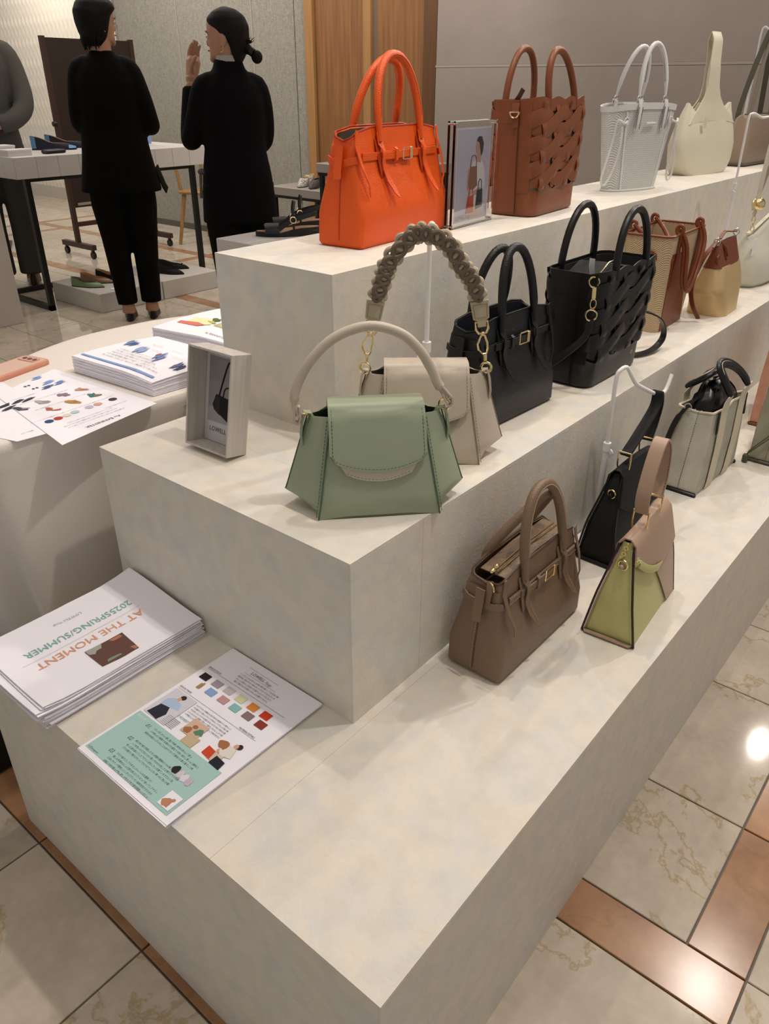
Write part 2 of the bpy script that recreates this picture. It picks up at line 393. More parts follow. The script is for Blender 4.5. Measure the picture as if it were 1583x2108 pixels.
# left side of the display (x < -0.016) and its brown border
xl = [-0.016-.331*k for k in range(0, 4)]; yl = [-.151-.331*2+.331*k for k in range(0, 10)]
for i in range(3):
    for j in range(len(yl)-1): tile(xl[i+1], xl[i], yl[j], yl[j+1], single=(yl[j] > -.6 and i < 2))
for j in range(len(yl)-1): tile(-.016, .083, yl[j], yl[j+1], True, single=yl[j] > -.1)
# front right
yb = [-1.4, -.96, -.63, -.293]
for (a, b) in ((.083, .485),):
    for j in range(3): tile(a, b, yb[j], yb[j+1], single=j == 2)
    tile(a, b, -.293, .06)
for j in range(2): tile(.485, .584, yb[j+1], yb[j+2], False, single=False)
tile(.485, .584, -.293, .06, True)
xr = [.584, .886, 1.281, 1.573, 1.97, 2.27, 2.66, 2.96, 3.36, 3.66, 4.05, 4.4]
for a, b in zip(xr, xr[1:]):
    tile(a, b, -.194, .06, single=a < 3); tile(a, b, -.293, -.194, True, single=a < 3)
    for j in range(3): tile(a, b, yb[j], yb[j+1], single=(j == 2 and a < 2.5))
# under the display and behind it up to the walls
def cuts(lo, hi, step, bands):
    c = []; x = lo
    while x < hi-1e-6:
        nb = [b for b in bands if x-1e-6 <= b[0] < x+step+.08]
        if nb:
            b = nb[0]
            if b[0]-x > .02: c.append((x, b[0], False))
            c.append((b[0], b[1], True)); x = b[1]
        else: c.append((x, min(x+step, hi), False)); x += step
    return c
XS = cuts(.083, 8.8, .331, [(2.83, 2.93), (3.86, 3.96)]); YS = cuts(.06, 2.49, .331, [])+cuts(2.49, 10.1, .331, [(5.13, 5.23), (7.36, 7.46), (7.88, 7.98)])
for (x0, x1, bx) in XS:
    for (y0, y1, by) in YS:
        if 3.3 < y1 and y0 < 8.3 and .9 < x0 < 5.1 and (y0 > 3.3): s = True
        else: s = False
        if x0 > 4.72 and y0 < 7.0: s = False
        if (y0-x0*1.0) < 0.0: s = False
        if by and not bx and x0 > 5: continue
        tile(x0, x1, y0, y1, bx or by, s)
for j in range(9):
    for i in range(6): tile(-1.34+.237*i-.1, -1.34+.237*i+.137, 2.83+.4*j, 3.23+.4*j, single=False)
for o_, m_, nm in ((far_cream, CREAM, 'distant_tiles'), (far_brown, BROWN, 'distant_border_tiles')):
    if o_.v: o_.build(nm, m_, floor, smooth=False, kind='stuff')

# ------------------------------------------------------------------ walls
LIN = linen('woven_grey_wall_cloth', '#817d73', '#9d9a90')
wb = thing('wall_back', None, None, (0, 0, 0), kind='structure')
mb = MB(); mb.box((4.80, 4.75, 1.42), (0.12, 4.9, 2.84)); mb.build('wall_core', mat('dark_gap', '#2a2825', 0.9), wb, smooth=False)
ys = [7.2, 6.27, 5.29, 4.80, 4.64]
for k, (a, b) in enumerate(zip(ys, ys[1:])):
    mb = MB(); mb.box((4.722, (a+b)/2, 1.44), (0.036, a-b-.008, 2.78), b=.003); mb.build('fabric_panel', LIN, wb, smooth=False)
for y, w in ((6.27, .012), (5.29, .012)):
    mb = MB(); mb.box((4.706, y, 1.44), (0.012, w, 2.78)); mb.build('joint_strip', mat('pale_strip', '#a5998b', 0.6), wb, smooth=False)
mb = MB(); mb.box((4.70, 5.9, .025), (0.012, 2.6, .05)); mb.build('skirting', mat('dark_skirting', '#54504a', 0.5), wb, smooth=False)
mb = MB(); mb.box((4.9, 7.21, 1.42), (0.42, .02, 2.84)); mb.build('return_panel', LIN, wb, smooth=False)
# carved white wall
WHT = mat('matt_white_relief', '#dcd6c9', 0.7)
wl = thing('wall_left', None, None, kind='structure')
g = []; ny, nz = 430, 84
for j in range(nz+1):
    z = .14+2.7*j/nz; row = []
    for i in range(ny+1):
        y = 7.2+5.2*i/ny
        ph = (y+.028*math.sin(z*2*PI/.42))/.085
        ph2 = (y+.028*math.sin(z*2*PI/.42+PI))/.085
        row.append((5.1-.016*(math.sin(ph*2*PI)*.5+.5)*(.55+.45*math.sin(ph2*2*PI)), y, z))
    g.append(row)
mb = MB(); mb.loft([[p for p in r] for r in g], False, False, close=False); mb.build('carved_panel', WHT, wl, fix=False)
mb = MB(); mb.box((5.2, 9.8, 1.42), (.14, 5.4, 2.84)); mb.build('wall_core', WHT, wl, smooth=False)
mb = MB(); mb.box((5.11, 9.8, .07), (.06, 5.4, .14)); mb.build('skirting', mat('pale_skirting', '#bcb5a6', 0.5), wl, smooth=False)
# wooden doors
OAK = wood('honey_oak', '#7a5230', '#90653a'); OAKL = wood('light_oak', '#9a7142', '#a97f4f'); OAKD = wood('dark_oak', '#573a20', '#664526')
for n, (ya, yb_) in ((1, (4.55, 4.06)), (2, (3.93, 3.48))):
    dr = thing('door_%d' % n, None, None, kind='structure')
    mb = MB(); mb.box((4.70, (ya+yb_)/2, 1.4), (.045, ya-yb_-.004, 2.78), b=.003); mb.build('door_leaf', OAK, dr, smooth=False)
tr = thing('trim_1', None, None, kind='structure')
for y0, y1, m, x in ((4.64, 4.555, OAKL, 4.675), (4.055, 3.98, OAKL, 4.69), (3.98, 3.935, mat('grey_slot', '#77695a', 0.6), 4.72), (3.475, 3.36, OAKD, 4.66)):
    mb = MB(); mb.box((x, (y0+y1)/2, 1.42), (.05, y0-y1, 2.84), b=.002); mb.build('door_post', m, tr, smooth=False)
# grey cloth partition on the right
GC = mat('grey_stretched_cloth', '#948a83', 0.8, vary=('#8c827b', 1.5, .2), bump=('noise', 3, .35, .03))
wr = thing('wall_right', None, None, kind='structure')
for z0, z1 in ((0, 1.385), (1.392, 2.84)):
    mb = MB(); mb.box((4.66, 1.18, (z0+z1)/2), (.05, 4.36, z1-z0), b=.006); mb.build('cloth_panel', GC, wr, smooth=False)
mb = MB(); mb.box((4.69, 1.18, 1.4), (.05, 4.35, 2.8)); mb.build('wall_core', GC, wr, smooth=False)
mb = MB(); mb.box((4.637, 1.18, 1.39), (.006, 4.36, .014)); mb.build('cloth_seam', mat('seam_pale', '#9c928a', .8), wr, smooth=False)
# ceiling
ce = thing('ceiling', None, None, kind='structure')
mb = MB(); mb.box((2.5, 4.6, CEIL+.05), (8.6, 14.5, .1)); mb.build('ceiling_board', mat('ceiling_white', '#d8d2c8', .8), ce, smooth=False)

# ------------------------------------------------------------------ stepped display plinths
Z1, Z2, Z3 = .4164, .7088, 1.0036
def plinth(label, x0, y0, z0, x1, y1, z1, xs, ytop, cat='plinth'):
    t = thing('display_plinth', label, cat, (x0, y0, z0)); L, Wd, H = x1-x0, y1-y0, z1-z0; e = .0035; gp = .0003
    mb = MB(); mb.box((L/2, Wd/2, H/2), (L-2*e, Wd-2*e, H-2*e)); mb.build('core', mat('seam_core', '#a39b8d', .8), t, smooth=False)  # darker core tone shows as thin lines between the panels
    X = [0]+[q-x0 for q in xs]+[L]; Y = [0]+[q-y0 for q in ytop]+[Wd]
    for a, b in zip(X, X[1:]):
        m_ = MB(); m_.box(((a+b)/2, e/2, H/2-e/2), (b-a-gp*2, e, H-e)); m_.build('front_panel', PLASTER, t, smooth=False)
        m_ = MB(); m_.box(((a+b)/2, Wd-e/2, H/2-e/2), (b-a-gp*2, e, H-e)); m_.build('back_panel', PLASTER, t, smooth=False)
        for c, d in zip(Y, Y[1:]):
            m_ = MB(); m_.box(((a+b)/2, (c+d)/2, H-e/2), (b-a-gp, d-c-gp, e)); m_.build('top_panel', PLASTER, t, smooth=False)
    for x in (e/2, L-e/2):
        m_ = MB(); m_.box((x, Wd/2, H/2-e/2), (e, Wd-2*e, H-e)); m_.build('end_panel', PLASTER, t, smooth=False)
    return t
plinth('lowest and largest step of the mottled cream display plinth, standing on the floor', 0, 0, 0, 4.3, .9071, Z1, [2.4], [.283])
plinth('middle step of the mottled cream display plinth carrying the green handbag', .2942, .2989, Z1, 4.3, .9021, Z2, [.46, 1.79, 3.1], [])
plinth('top step of the mottled cream display plinth carrying the orange handbag', .5917, .5973, Z2, 4.3, .8958, Z3, [2.41], [])

# ------------------------------------------------------------------ round table with cloth
CLOTH = mat('white_tablecloth', '#e9e0d8', .85, bump=('noise', 260, .35, .0012), sheen=.2)
outl = spline([(.16, 1.03, 0), (.37, 1.0, 0), (.57, .985, 0), (.8, .99, 0), (1.0, 1.03, 0), (1.12, 1.17, 0), (1.07, 1.38, 0), (.9, 1.49, 0), (.73, 1.52, 0), (.59, 1.512, 0), (.44, 1.46, 0), (.28, 1.37, 0), (.13, 1.25, 0), (.09, 1.12, 0)], 8, True)
cx_, cy_ = .6, 1.25
tcl = MB(); rings = []
TZ = .72
def clring(sc, z, amp, off=0):
    R = []
    for i, p in enumerate(outl):
        v = Vector((p.x-cx_, p.y-cy_)); L = v.length; a = 2*PI*i/len(outl)
        k = sc+(amp*(math.sin(a*9+.8)*.6+math.sin(a*17+2)*.3+math.sin(a*5)*.5)+off)/L
        R.append((cx_+v.x*k, cy_+v.y*k, z))
    return R
rings = [clring(s_, TZ, 0) for s_ in (.05, .4, .7, .9, .97)]+[clring(.99, TZ-.0015, 0), clring(1.0, TZ-.006, 0), clring(1.002, TZ-.02, .001)]
for k in range(1, 13): q = k/12; rings.append(clring(1.0, TZ-.02-.5*q, .002+.03*q**.8, -.01-.06*q))
tcl.loft(rings, True, False)
o = tcl.build('tablecloth', CLOTH, fix=True); o.modifiers.new('thick', 'SOLIDIFY').thickness = .002; o.modifiers['thick'].offset = -1
tag(o, 'white cloth draped over the round table, hanging in soft folds', 'tablecloth')
t = thing('round_table', 'round table hidden under the white cloth beside the plinth', 'table', (cx_, cy_, 0))
mb = MB(); mb.loft([[(p[0]*1-cx_, p[1]-cy_, z) for p in clring(.985, 0, 0)] for z in (TZ-.032, TZ-.004)]); mb.build('tabletop', mat('table_board', '#b09a7c', .5), t)
for sx, sy in ((-.22, -.12), (.3, -.12), (.3, .12), (-.22, .12)):
    mb = MB(); mb.tube([(sx, sy, 0), (sx, sy, TZ-.03)], .015); mb.build('leg', BLACKMETAL, t)
t = thing('storage_box', 'plain black box on the floor under the tablecloth, at the left edge', 'box', (-.05, 1.17, 0))
mb = MB(); mb.box((0, 0, .10), (.30, .22, .20), b=.006); mb.build('box_body', mat('black_board', '#0b0b0b', .6), t)
mb = MB(); mb.box((0, 0, .21), (.31, .23, .02), b=.005); mb.build('lid', mat('black_board', '#0b0b0b', .6), t)

# ------------------------------------------------------------------ white plinth cut by the left edge
t = thing('floor_plinth', 'tall plain off-white plinth cut off by the left edge of the picture', 'plinth', (1.50, 4.66, 0))
mb = MB(); mb.box((0, 0, .43), (.69, .6, .86), b=.002); mb.build('box_body', mat('offwhite_paint', '#cbc4bb', .5), t)

# ------------------------------------------------------------------ shoe table with white tiled slab
WT = mat('white_tile_glaze', '#cfc9c6', .3); WTG = mat('white_tile_gap', '#a39c95', .7)
def tiled_slab(t, x0, x1, y0, y1, z0, z1, px=.112, py=.112):
    g = .0012; e = .008
    mb = MB(); mb.box(((x0+x1)/2, (y0+y1)/2, (z0+z1)/2), (x1-x0-2*e*.5, y1-y0-2*e*.5, z1-z0-2*e*.5)); mb.build('slab_core', WTG, t, smooth=False)
    nx = round((x1-x0)/px); ny_ = round((y1-y0)/py); px = (x1-x0)/nx; py = (y1-y0)/ny_
    def put(c, d):
        mb = MB(); mb.box(c, d, b=.002); mb.build('tile', WT, t, smooth=False)
    for i in range(nx):
        xc = x0+px*(i+.5)
        put((xc, y0+e/2, (z0+z1)/2), (px-g, e, z1-z0))
        for j in range(ny_): put((xc, y0+py*(j+.5), z1-e/2+.0005), (px-g, py-g, e))
    for j in range(ny_): put((x0+e/2, y0+py*(j+.5), (z0+z1)/2), (e, py-g, z1-z0)); put((x1-e/2, y0+py*(j+.5), (z0+z1)/2), (e, py-g, z1-z0))
t = thing('shoe_table', 'high table with white tiled slab and thin black metal legs, shoes on top', 'table', (0, 0, 0))
tiled_slab(t, 2.04, 3.44, 4.47, 5.14, .782, .90, .14, .14)
for y in (4.50, 5.10):
    for x in (2.11, 3.33):
        mb = MB(); mb.box((x, y, .391), (.032, .032, .782)); mb.build('leg', BLACKMETAL, t, smooth=False)
for x in (2.11, 3.33):
    mb = MB(); mb.box((x, 4.8, .016), (.032, .632, .032)); mb.build('foot_rail', BLACKMETAL, t, smooth=False)
for y in (4.50, 5.10):
    mb = MB(); mb.box((2.72, y, .772), (1.25, .03, .02)); mb.build('top_rail', BLACKMETAL, t, smooth=False)
mb = MB(); mb.box((2.45, 5.10, .016), (.68, .032, .032)); mb.build('floor_rail', BLACKMETAL, t, smooth=False)
# low platform
t = thing('low_platform', 'low white floor platform with flat shoes under the shoe table', 'platform', (0, 0, 0))
for x0, x1 in ((2.27, 2.745), (2.75, 3.22)):
    mb = MB(); mb.box(((x0+x1)/2, 4.47, .06), (x1-x0-.002, .56, .12), b=.003); mb.build('platform_box', mat('platform_white', '#cfcac4', .5), t, smooth=False)
# sandal plinth behind the display
t = thing('sandal_table', 'white tiled display table with black sandals, behind the top step', 'table', (0, 0, 0))
tiled_slab(t, 1.77, 2.77, 1.48, 2.36, .60, .72, .2, .176)
for x in (1.82, 2.72):
    for y in (1.53, 2.31):
        mb = MB(); mb.box((x, y, .3), (.03, .03, .6)); mb.build('leg', BLACKMETAL, t, smooth=False)
# nesting tables at the back wall
GT = mat('grey_stone_top', '#8c857f', .5)
def nest(label, x0, x1, y0, y1, z, th=.06):
    t = thing('nesting_table', label, 'table', (0, 0, 0))
    mb = MB(); mb.box(((x0+x1)/2, (y0+y1)/2, z-th/2), (x1-x0, y1-y0, th), b=.004); mb.build('tabletop', GT, t, smooth=False)
    mb = MB(); mb.box(((x0+x1)/2, (y0+y1)/2, z-th-.01), (x1-x0-.02, y1-y0-.02, .02)); mb.build('frame', BLACKMETAL, t, smooth=False)
    for x in (x0+.03, x1-.03):
        for y in (y0+.03, y1-.03):
            mb = MB(); mb.box((x, y, (z-th-.02)/2), (.028, .028, z-th-.02)); mb.build('leg', BLACKMETAL, t, smooth=False)
nest('lower grey-topped black-framed table with knitted shoes by the grey wall', 3.98, 4.5, 3.86, 4.42, .60)
nest('higher grey-topped black-framed table behind the orange handbag', 3.86, 4.5, 3.1, 3.8, .80)
# notice board on castors
BD = mat('dark_brown_board', '#2a1c17', .5); BDF = mat('brown_board_frame', '#3b271f', .45)
t = thing('mobile_board', 'dark brown rolling sign board on castors behind the short-haired woman', 'board', (3.2, 5.98, 0))
mb = MB(); mb.box((.40, 0, .98), (.76, .02, 1.20)); mb.build('panel', BD, t, smooth=False)
for x in (.015, .785):
    mb = MB(); mb.box((x, 0, .84), (.035, .035, 1.50)); mb.build('post', BDF, t, smooth=False)
    mb = MB(); mb.box((x, 0, .09), (.04, .46, .04)); mb.build('foot', BDF, t, smooth=False)
    for y in (-.2, .2):
        mb = MB(); mb.tube([(x-.012, y, .028), (x+.012, y, .028)], .028, 14); mb.box((x, y, .06), (.02, .02, .03)); mb.build('castor', BLACKMETAL, t)
mb = MB(); mb.box((.40, 0, .25), (.76, .03, .035)); mb.build('cross_bar', BDF, t, smooth=False)
mb = MB(); mb.box((.13, -.012, .405), (.13, .004, .02)); mb.build('label_plate', mat('label_grey', '#8f8a84', .5), t, smooth=False)
mb = MB(); mb.tube([(-.03, -.02, 1.0), (.0, -.02, 1.0)], .018, 12); mb.build('clamp_knob', BLACKMETAL, t)
# wooden chair
CW = wood('pale_beech', '#8f6a3c', '#a57c48')
t = thing('wooden_chair', 'light wooden chair behind the shoe table by the woven wall', 'chair', (4.38, 5.62, 0), .3)
mb = MB(); mb.box((0, 0, .44), (.42, .42, .03), b=.01); mb.build('seat', CW, t)
for sx, sy in ((-1, -1), (1, -1), (1, 1), (-1, 1)):
    mb = MB(); mb.tube([(sx*.23, sy*.23, 0), (sx*.17, sy*.17, .43)], [.014, .02], 8); mb.build('leg', CW, t)
mb = MB(); mb.tube([(-.18, .19, .44), (-.2, .24, .8)], .014, 8); mb.tube([(.18, .19, .44), (.2, .24, .8)], .014, 8); mb.box((0, .24, .76), (.4, .02, .1), b=.006); mb.build('backrest', CW, t)
# ------------------------------------------------------------------ leathers
ORANGE = mat('orange_pebbled_leather', '#de5409', .42, bump=('leather', 300, .5, .0014))
ORANGE_D = mat('orange_edge', '#a83404', .5)
TAUPE = mat('taupe_pebbled_leather', '#7c6550', .42, bump=('leather', 300, .5, .0014))
TAUPE_D = mat('taupe_edge', '#57443a', .5)
TAUPE_T = mat('pale_thread', '#b39f86', .7)
BLACKP = mat('black_pebbled_leather', '#101012', .42, bump=('leather', 300, .5, .0014))
BLACKS = mat('black_smooth_leather', '#0d0d0e', .38)
BLACKE = mat('black_edge', '#050505', .5)
NAVYL = mat('navy_lining', '#151724', .8)
BROWN_L = mat('cognac_leather', '#7d4526', .42, bump=('noise', 500, .2, .0004))
BROWN_E = mat('cognac_edge', '#4c2412', .5)
LININGB = mat('linen_lining', '#a2937f', .85, bump=('weave', 500, .3, .0005))
LININGK = mat('black_lining', '#131313', .85)
LININGG = mat('dark_olive_lining', '#55503c', .8)
GREEN = mat('sage_green_leather', '#9aa48a', .42, bump=('noise', 600, .12, .0003))
GREEN_E = mat('sage_green_edge', '#4d6652', .5)
GREEN_S = mat('green_thread', '#43604a', .6)
IVORY = mat('ivory_leather', '#c0b4a3', .4, bump=('noise', 600, .12, .0003))
IVORY_E = mat('ivory_edge', '#8f7f6c', .5)
NUDE = mat('nude_leather', '#ae917c', .42, bump=('noise', 600, .12, .0003))
NUDE_E = mat('dark_plum_edge', '#33221f', .5)
LIME = mat('lime_leather', '#c2c07e', .42, bump=('noise', 600, .12, .0003))
CREAML = mat('cream_leather', '#d4ceb8', .45, bump=('noise', 300, .15, .0005))
WHITEL = mat('white_leather', '#dcdbd9', .42, bump=('noise', 400, .12, .0004))

def handle_arch(hx, z0, hh, y0, y1=None, lean=0.0, n=10, p=2.2):
    """arch from (-hx, z0) over the top at hh to (hx, z0)"""
    y1 = y0 if y1 is None else y1; P = []
    for k in range(2*n+1):
        a = PI*k/(2*n); c, s_ = math.cos(a), math.sin(a)
        x = -hx*(abs(c)**(2/p))*(1 if c > 0 else -1); z = z0+(hh-z0)*abs(s_)**(2/p)
        t = abs(s_); P.append((x+lean*t, lerp(y0, y1, t), z))
    return P

def bag_shell(t, name, rings_fn, zs, m, lining, th=.004, depth=.06, rim=None, n=4, side=3, rimr=.0022):
    """open-topped bag: outer loft, rolled in rim, inner lining. rings_fn(z, inset) -> ring"""
    mb = MB(); mb.loft([rings_fn(z, 0) for z in zs]+[rings_fn(zs[-1], th*.5), rings_fn(zs[-1]-.004, th)], True, False); b = mb.build(name, m, t, angle=50)
    H = zs[-1]; mb = MB(); mb.loft([rings_fn(z, th+.0005) for z in (H-.0045, H-depth*.5, H-depth)], False, True); mb.build('lining', lining, t)
    if rim:
        mb = MB(); mb.tube(rings_fn(zs[-1], th*.25), rimr, 6, closed=True); mb.build('rim_edge', rim, t)
    return b

def belt_tote(name, label, loc, rz, Wd, Dp, H, TW, TD, hx, hh, m, edge, lin, thread, group=None, zip_=False, mode='arch', back_lean=.0, handle_r=.0078, armx=0.0, droop=.006):
    t = thing(name, label, 'handbag', loc, rz, group)
    wtab = [(0, Wd-.012), (.006, Wd), (H*.3, Wd*.98), (H*.65, lerp(Wd, TW, .55)), (H*.82, TW+.012), (H, TW)]
    dtab = [(0, Dp-.01), (.006, Dp), (H*.3, Dp*1.02), (H*.62, lerp(Dp, TD, .6)), (H*.8, TD+.01), (H, TD)]
    fy = lambda z: -prof(dtab, z)/2
    def ringf(z, ins):
        w, d = prof(wtab, z), prof(dtab, z); R = []
        k = min(1, max(0, z/H))
        for (x, y, zz) in rrect(w-2*ins, d-2*ins, .008+.012*k*(1-k), z, 3, side=6):
            u = abs(x)/(w/2)
            if z > H*.9: zz -= .014*u**10 + .010*max(0, u-.93)/.07*(1-abs(y)/(d/2+1e-6))
            # slight slump of the panels
            bul = .004*math.sin(PI*min(1, z/(H*.8)))*(1-u**2)
            yy = y+math.copysign(bul, y) if abs(y) > d*.4 else y
            R.append((x, yy, zz))
        return R
    bag_shell(t, 'body', ringf, [0, .003, .008]+[H*k/14 for k in range(1, 15)], m, lin, rim=edge)
    FY = lambda x, z: fy(z)-.004*math.sin(PI*min(1, z/(H*.8)))*max(0, 1-(x/(TW/2))**2)
    # gusset seam and piping, both ends
    mb = MB()
    for s in (-1, 1): mb.tube([(s*(prof(wtab, z)/2+.0006), 0, z) for z in [H*k/12 for k in range(0, 9)]], .001, 5)
    mb.build('gusset_seam', edge, t)
    bz = H*.765
    # belt round the bag
    for s in (-1, 1):
        y = FY(0, bz)-.0025 if s < 0 else -FY(0, bz)+.0025
        mb = MB(); mb.ribbon([(x, s*abs(FY(x, bz))+s*.003, bz) for x in [TW*(-.5+k/12)*.92 for k in range(13)]], .0135, .003, (0, 0, 1)); mb.build('belt', m, t)
    for s in (-1, 1):
        w = prof(wtab, bz)/2; d = prof(dtab, bz)/2
        mb = MB(); mb.ribbon([(s*(w-.004), -d-.002, bz-.004), (s*(w+.003), -d*.7, bz-.007), (s*(w+.004), 0, bz-.011), (s*(w+.003), d*.7, bz-.007), (s*(w-.004), d+.002, bz-.004)], .0125, .0028, (0, 0, 1)); mb.build('side_belt', m, t)
        mb = MB(); mb.ribbon([(s*(w+.006), 0, bz+.02), (s*(w+.009), 0, bz-.002), (s*(w+.013), 0, bz-.02), (s*(w+.017), -.002, bz-.036)], .017, .0022, (0, 1, 0)); mb.build('side_tab', m, t)
        # front flap edge tongue running down the corner
        mb = MB(); mb.ribbon([(s*(TW/2-.004), -TD/2-.003, H-.004), (s*(TW/2+.001), FY(0, H*.85)-.001, H*.86), (s*(TW/2-.0), FY(0, H*.7)-.007, H*.70), (s*(TW/2-.008), FY(0, H*.55)-.010, H*.55), (s*(TW/2-.012), FY(0, H*.5)-.006, H*.44)], [.012, .012, .010, .007, .003], .002, (1, .25, 0)); mb.build('corner_tongue', m, t)
    yb = FY(0, bz)-.006
    mb = MB(); mb.ribbon([(-.075, yb+.001, bz-.001), (-.04, yb-.002, bz-.001), (.0, yb-.003, bz), (.028, yb-.002, bz)], .0125, .003, (0, 0, 1)); mb.build('belt_end', m, t)
    mb = MB(); mb.ribbon([(-.028, yb, bz-.012), (-.028, yb-.005, bz-.009), (-.028, yb-.005, bz+.009), (-.028, yb, bz+.012)], .008, .0025, (1, 0, 0)); mb.build('keeper', m, t)
    mb = MB(); yq = yb-.004
    for a, b in (((-.004, -.010), (.022, -.010)), ((.022, -.010), (.022, .011)), ((-.004, .011), (.022, .011)), ((-.004, .011), (-.004, -.010))):
        mb.tube([(a[0], yq, bz+a[1]), (b[0], yq, bz+b[1])], .0015, 6)
    mb.box((.0225, yq-.001, bz+.0005), (.008, .004, .022), b=.001); mb.build('buckle', GOLD, t)
    # handles with tabs
    zt = H*.90
    for s in (-1, 1):
        yy = s*(TD/2+.006); ya = s*(TD/2)*(1.0)
        lean = 0 if s < 0 else armx
        P = handle_arch(hx, H*.97, hh if s < 0 else hh-droop, yy, ya*.6+(.0 if s < 0 else -droop*.9), lean=lean)
        P = [(P[0][0]-.001, s*(abs(FY(0, zt))+.006), zt-.004)]+P+[(P[-1][0]+.001, s*(abs(FY(0, zt))+.006), zt-.004)]
        r = [handle_r*.7]+[handle_r*.8]+[handle_r]*(len(P)-4)+[handle_r*.8]+[handle_r*.7]
        mb = MB(); mb.tube(P, r, 12, up=(0, 1, 0)); hd = mb.build('handle', m, t)
        mb = MB(); q = s*handle_r*.96
        mb.tube([(p[0]*.998, p[1]+q, p[2]) for p in P[2:-2]], .0009, 5); mb.build('handle_stitching', thread or edge, hd, kind='stuff')
        for sx in (-1, 1):
            x = sx*hx; ys = lambda z, o: s*(abs(FY(x, z))+o)
            mb = MB(); mb.ribbon([(x, ys(zt, .003), zt+.012), (x, ys(zt, .007), zt-.008), (x+.001, ys(bz, .0095), bz+.010), (x+.001, ys(bz, .0115), bz), (x+.001, ys(bz, .0095), bz-.011), (x+.004, ys(bz-.03, .004), bz-.022), (x+.009, ys(bz-.045, .006), bz-.042), (x+.017, ys(bz-.07, .010), bz-.064), (x+.021, ys(bz-.08, .013), bz-.073)],
                                 [.016, .016, .009, .011, .010, .014, .0155, .012, .004], .0022, (1, 0, 0)); mb.build('handle_tab', m, t)
            mb = MB(); mb.ribbon([(x-.006, ys(zt, .001), zt), (x-.006, ys(bz, .0045), bz), (x-.004, ys(bz-.03, .0025), bz-.025), (x-.002, ys(bz-.03, .003), bz-.038)], [.014, .014, .013, .010], .002, (1, 0, 0)); mb.build('under_tab', edge if not thread else m, t)
            if thread:
                mb = MB(); stitches(mb, [(x+.007, ys(bz-.03, .0065), bz-.022), (x+.012, ys(bz-.045, .0085), bz-.042), (x+.019, ys(bz-.07, .0125), bz-.064)], .0004); mb.build('tab_stitching', thread, t, kind='stuff')
    if thread:
        mb = MB()
        for dz in (.005, -.005): stitches(mb, [(x, FY(x, bz)-.0048, bz+dz) for x in [TW*(-.46+.92*k/14) for k in range(15)]], .0004)
        stitches(mb, [(-prof(wtab, z)/2-.0015, .003, z) for z in [H*k/12 for k in range(0, 9)]], .0005)
        mb.build('stitching', thread, t, kind='stuff')
    if zip_:
        mb = MB(); mb.ribbon([(-TW*.42, 0, H-.012), (0, 0, H-.004), (TW*.42, 0, H-.006)], TD*.75, .002, (0, 1, 0)); mb.build('zip_panel', m, t)
        mb = MB()
        for yy in (-.004, .004): mb.tube([(-TW*.44, yy-.004, H-.009), (0, yy-.004, H-.0015), (TW*.42, yy-.004, H-.003)], .0013, 5)
        mb.build('zip', GOLD, t)
        mb = MB(); mb.ball((-TW*.44, -.004, H-.003), .006, sc=(1.3, .8, .8)); mb.ball((-TW*.40, -.004, H), .005); mb.build('zip_slider', GOLD, t)
        mb = MB(); mb.ring((-TW*.5-.004, -.012, H-.022), .008, .0017, (.9, -.4, 0), sx=1.2); mb.build('d_ring', GOLD, t)
        mb = MB(); mb.ribbon([(-TW*.5-.002, -.010, H-.012), (-TW*.5-.010, -.014, H-.026), (-TW*.5-.012, -.012, H-.05)], .012, .003, (.3, 1, 0)); mb.build('ring_tab', m, t)
    return t
belt_tote('belted_handbag', 'bright orange pebbled leather belted handbag standing on the top step', (.940, .767, Z3), math.radians(5.2), .324, .106, .206, .284, .05, .072, .324, ORANGE, ORANGE_D, LININGG, None, armx=.02)
belt_tote('belted_handbag', 'taupe brown pebbled leather belted handbag standing on the lowest step', (.647, .223, Z1), math.radians(-.5), .279, .105, .192, .234, .062, .062, .307, TAUPE, TAUPE_D, TAUPE_D, TAUPE_T, zip_=True, armx=.045, handle_r=.0086, droop=.032)
belt_tote('belted_handbag', 'black pebbled leather belted handbag behind the ivory flap bag', (.900, .452, Z2), math.radians(-3.0), .262, .105, .203, .225, .06, .052, .317, BLACKP, BLACKE, NAVYL, None)

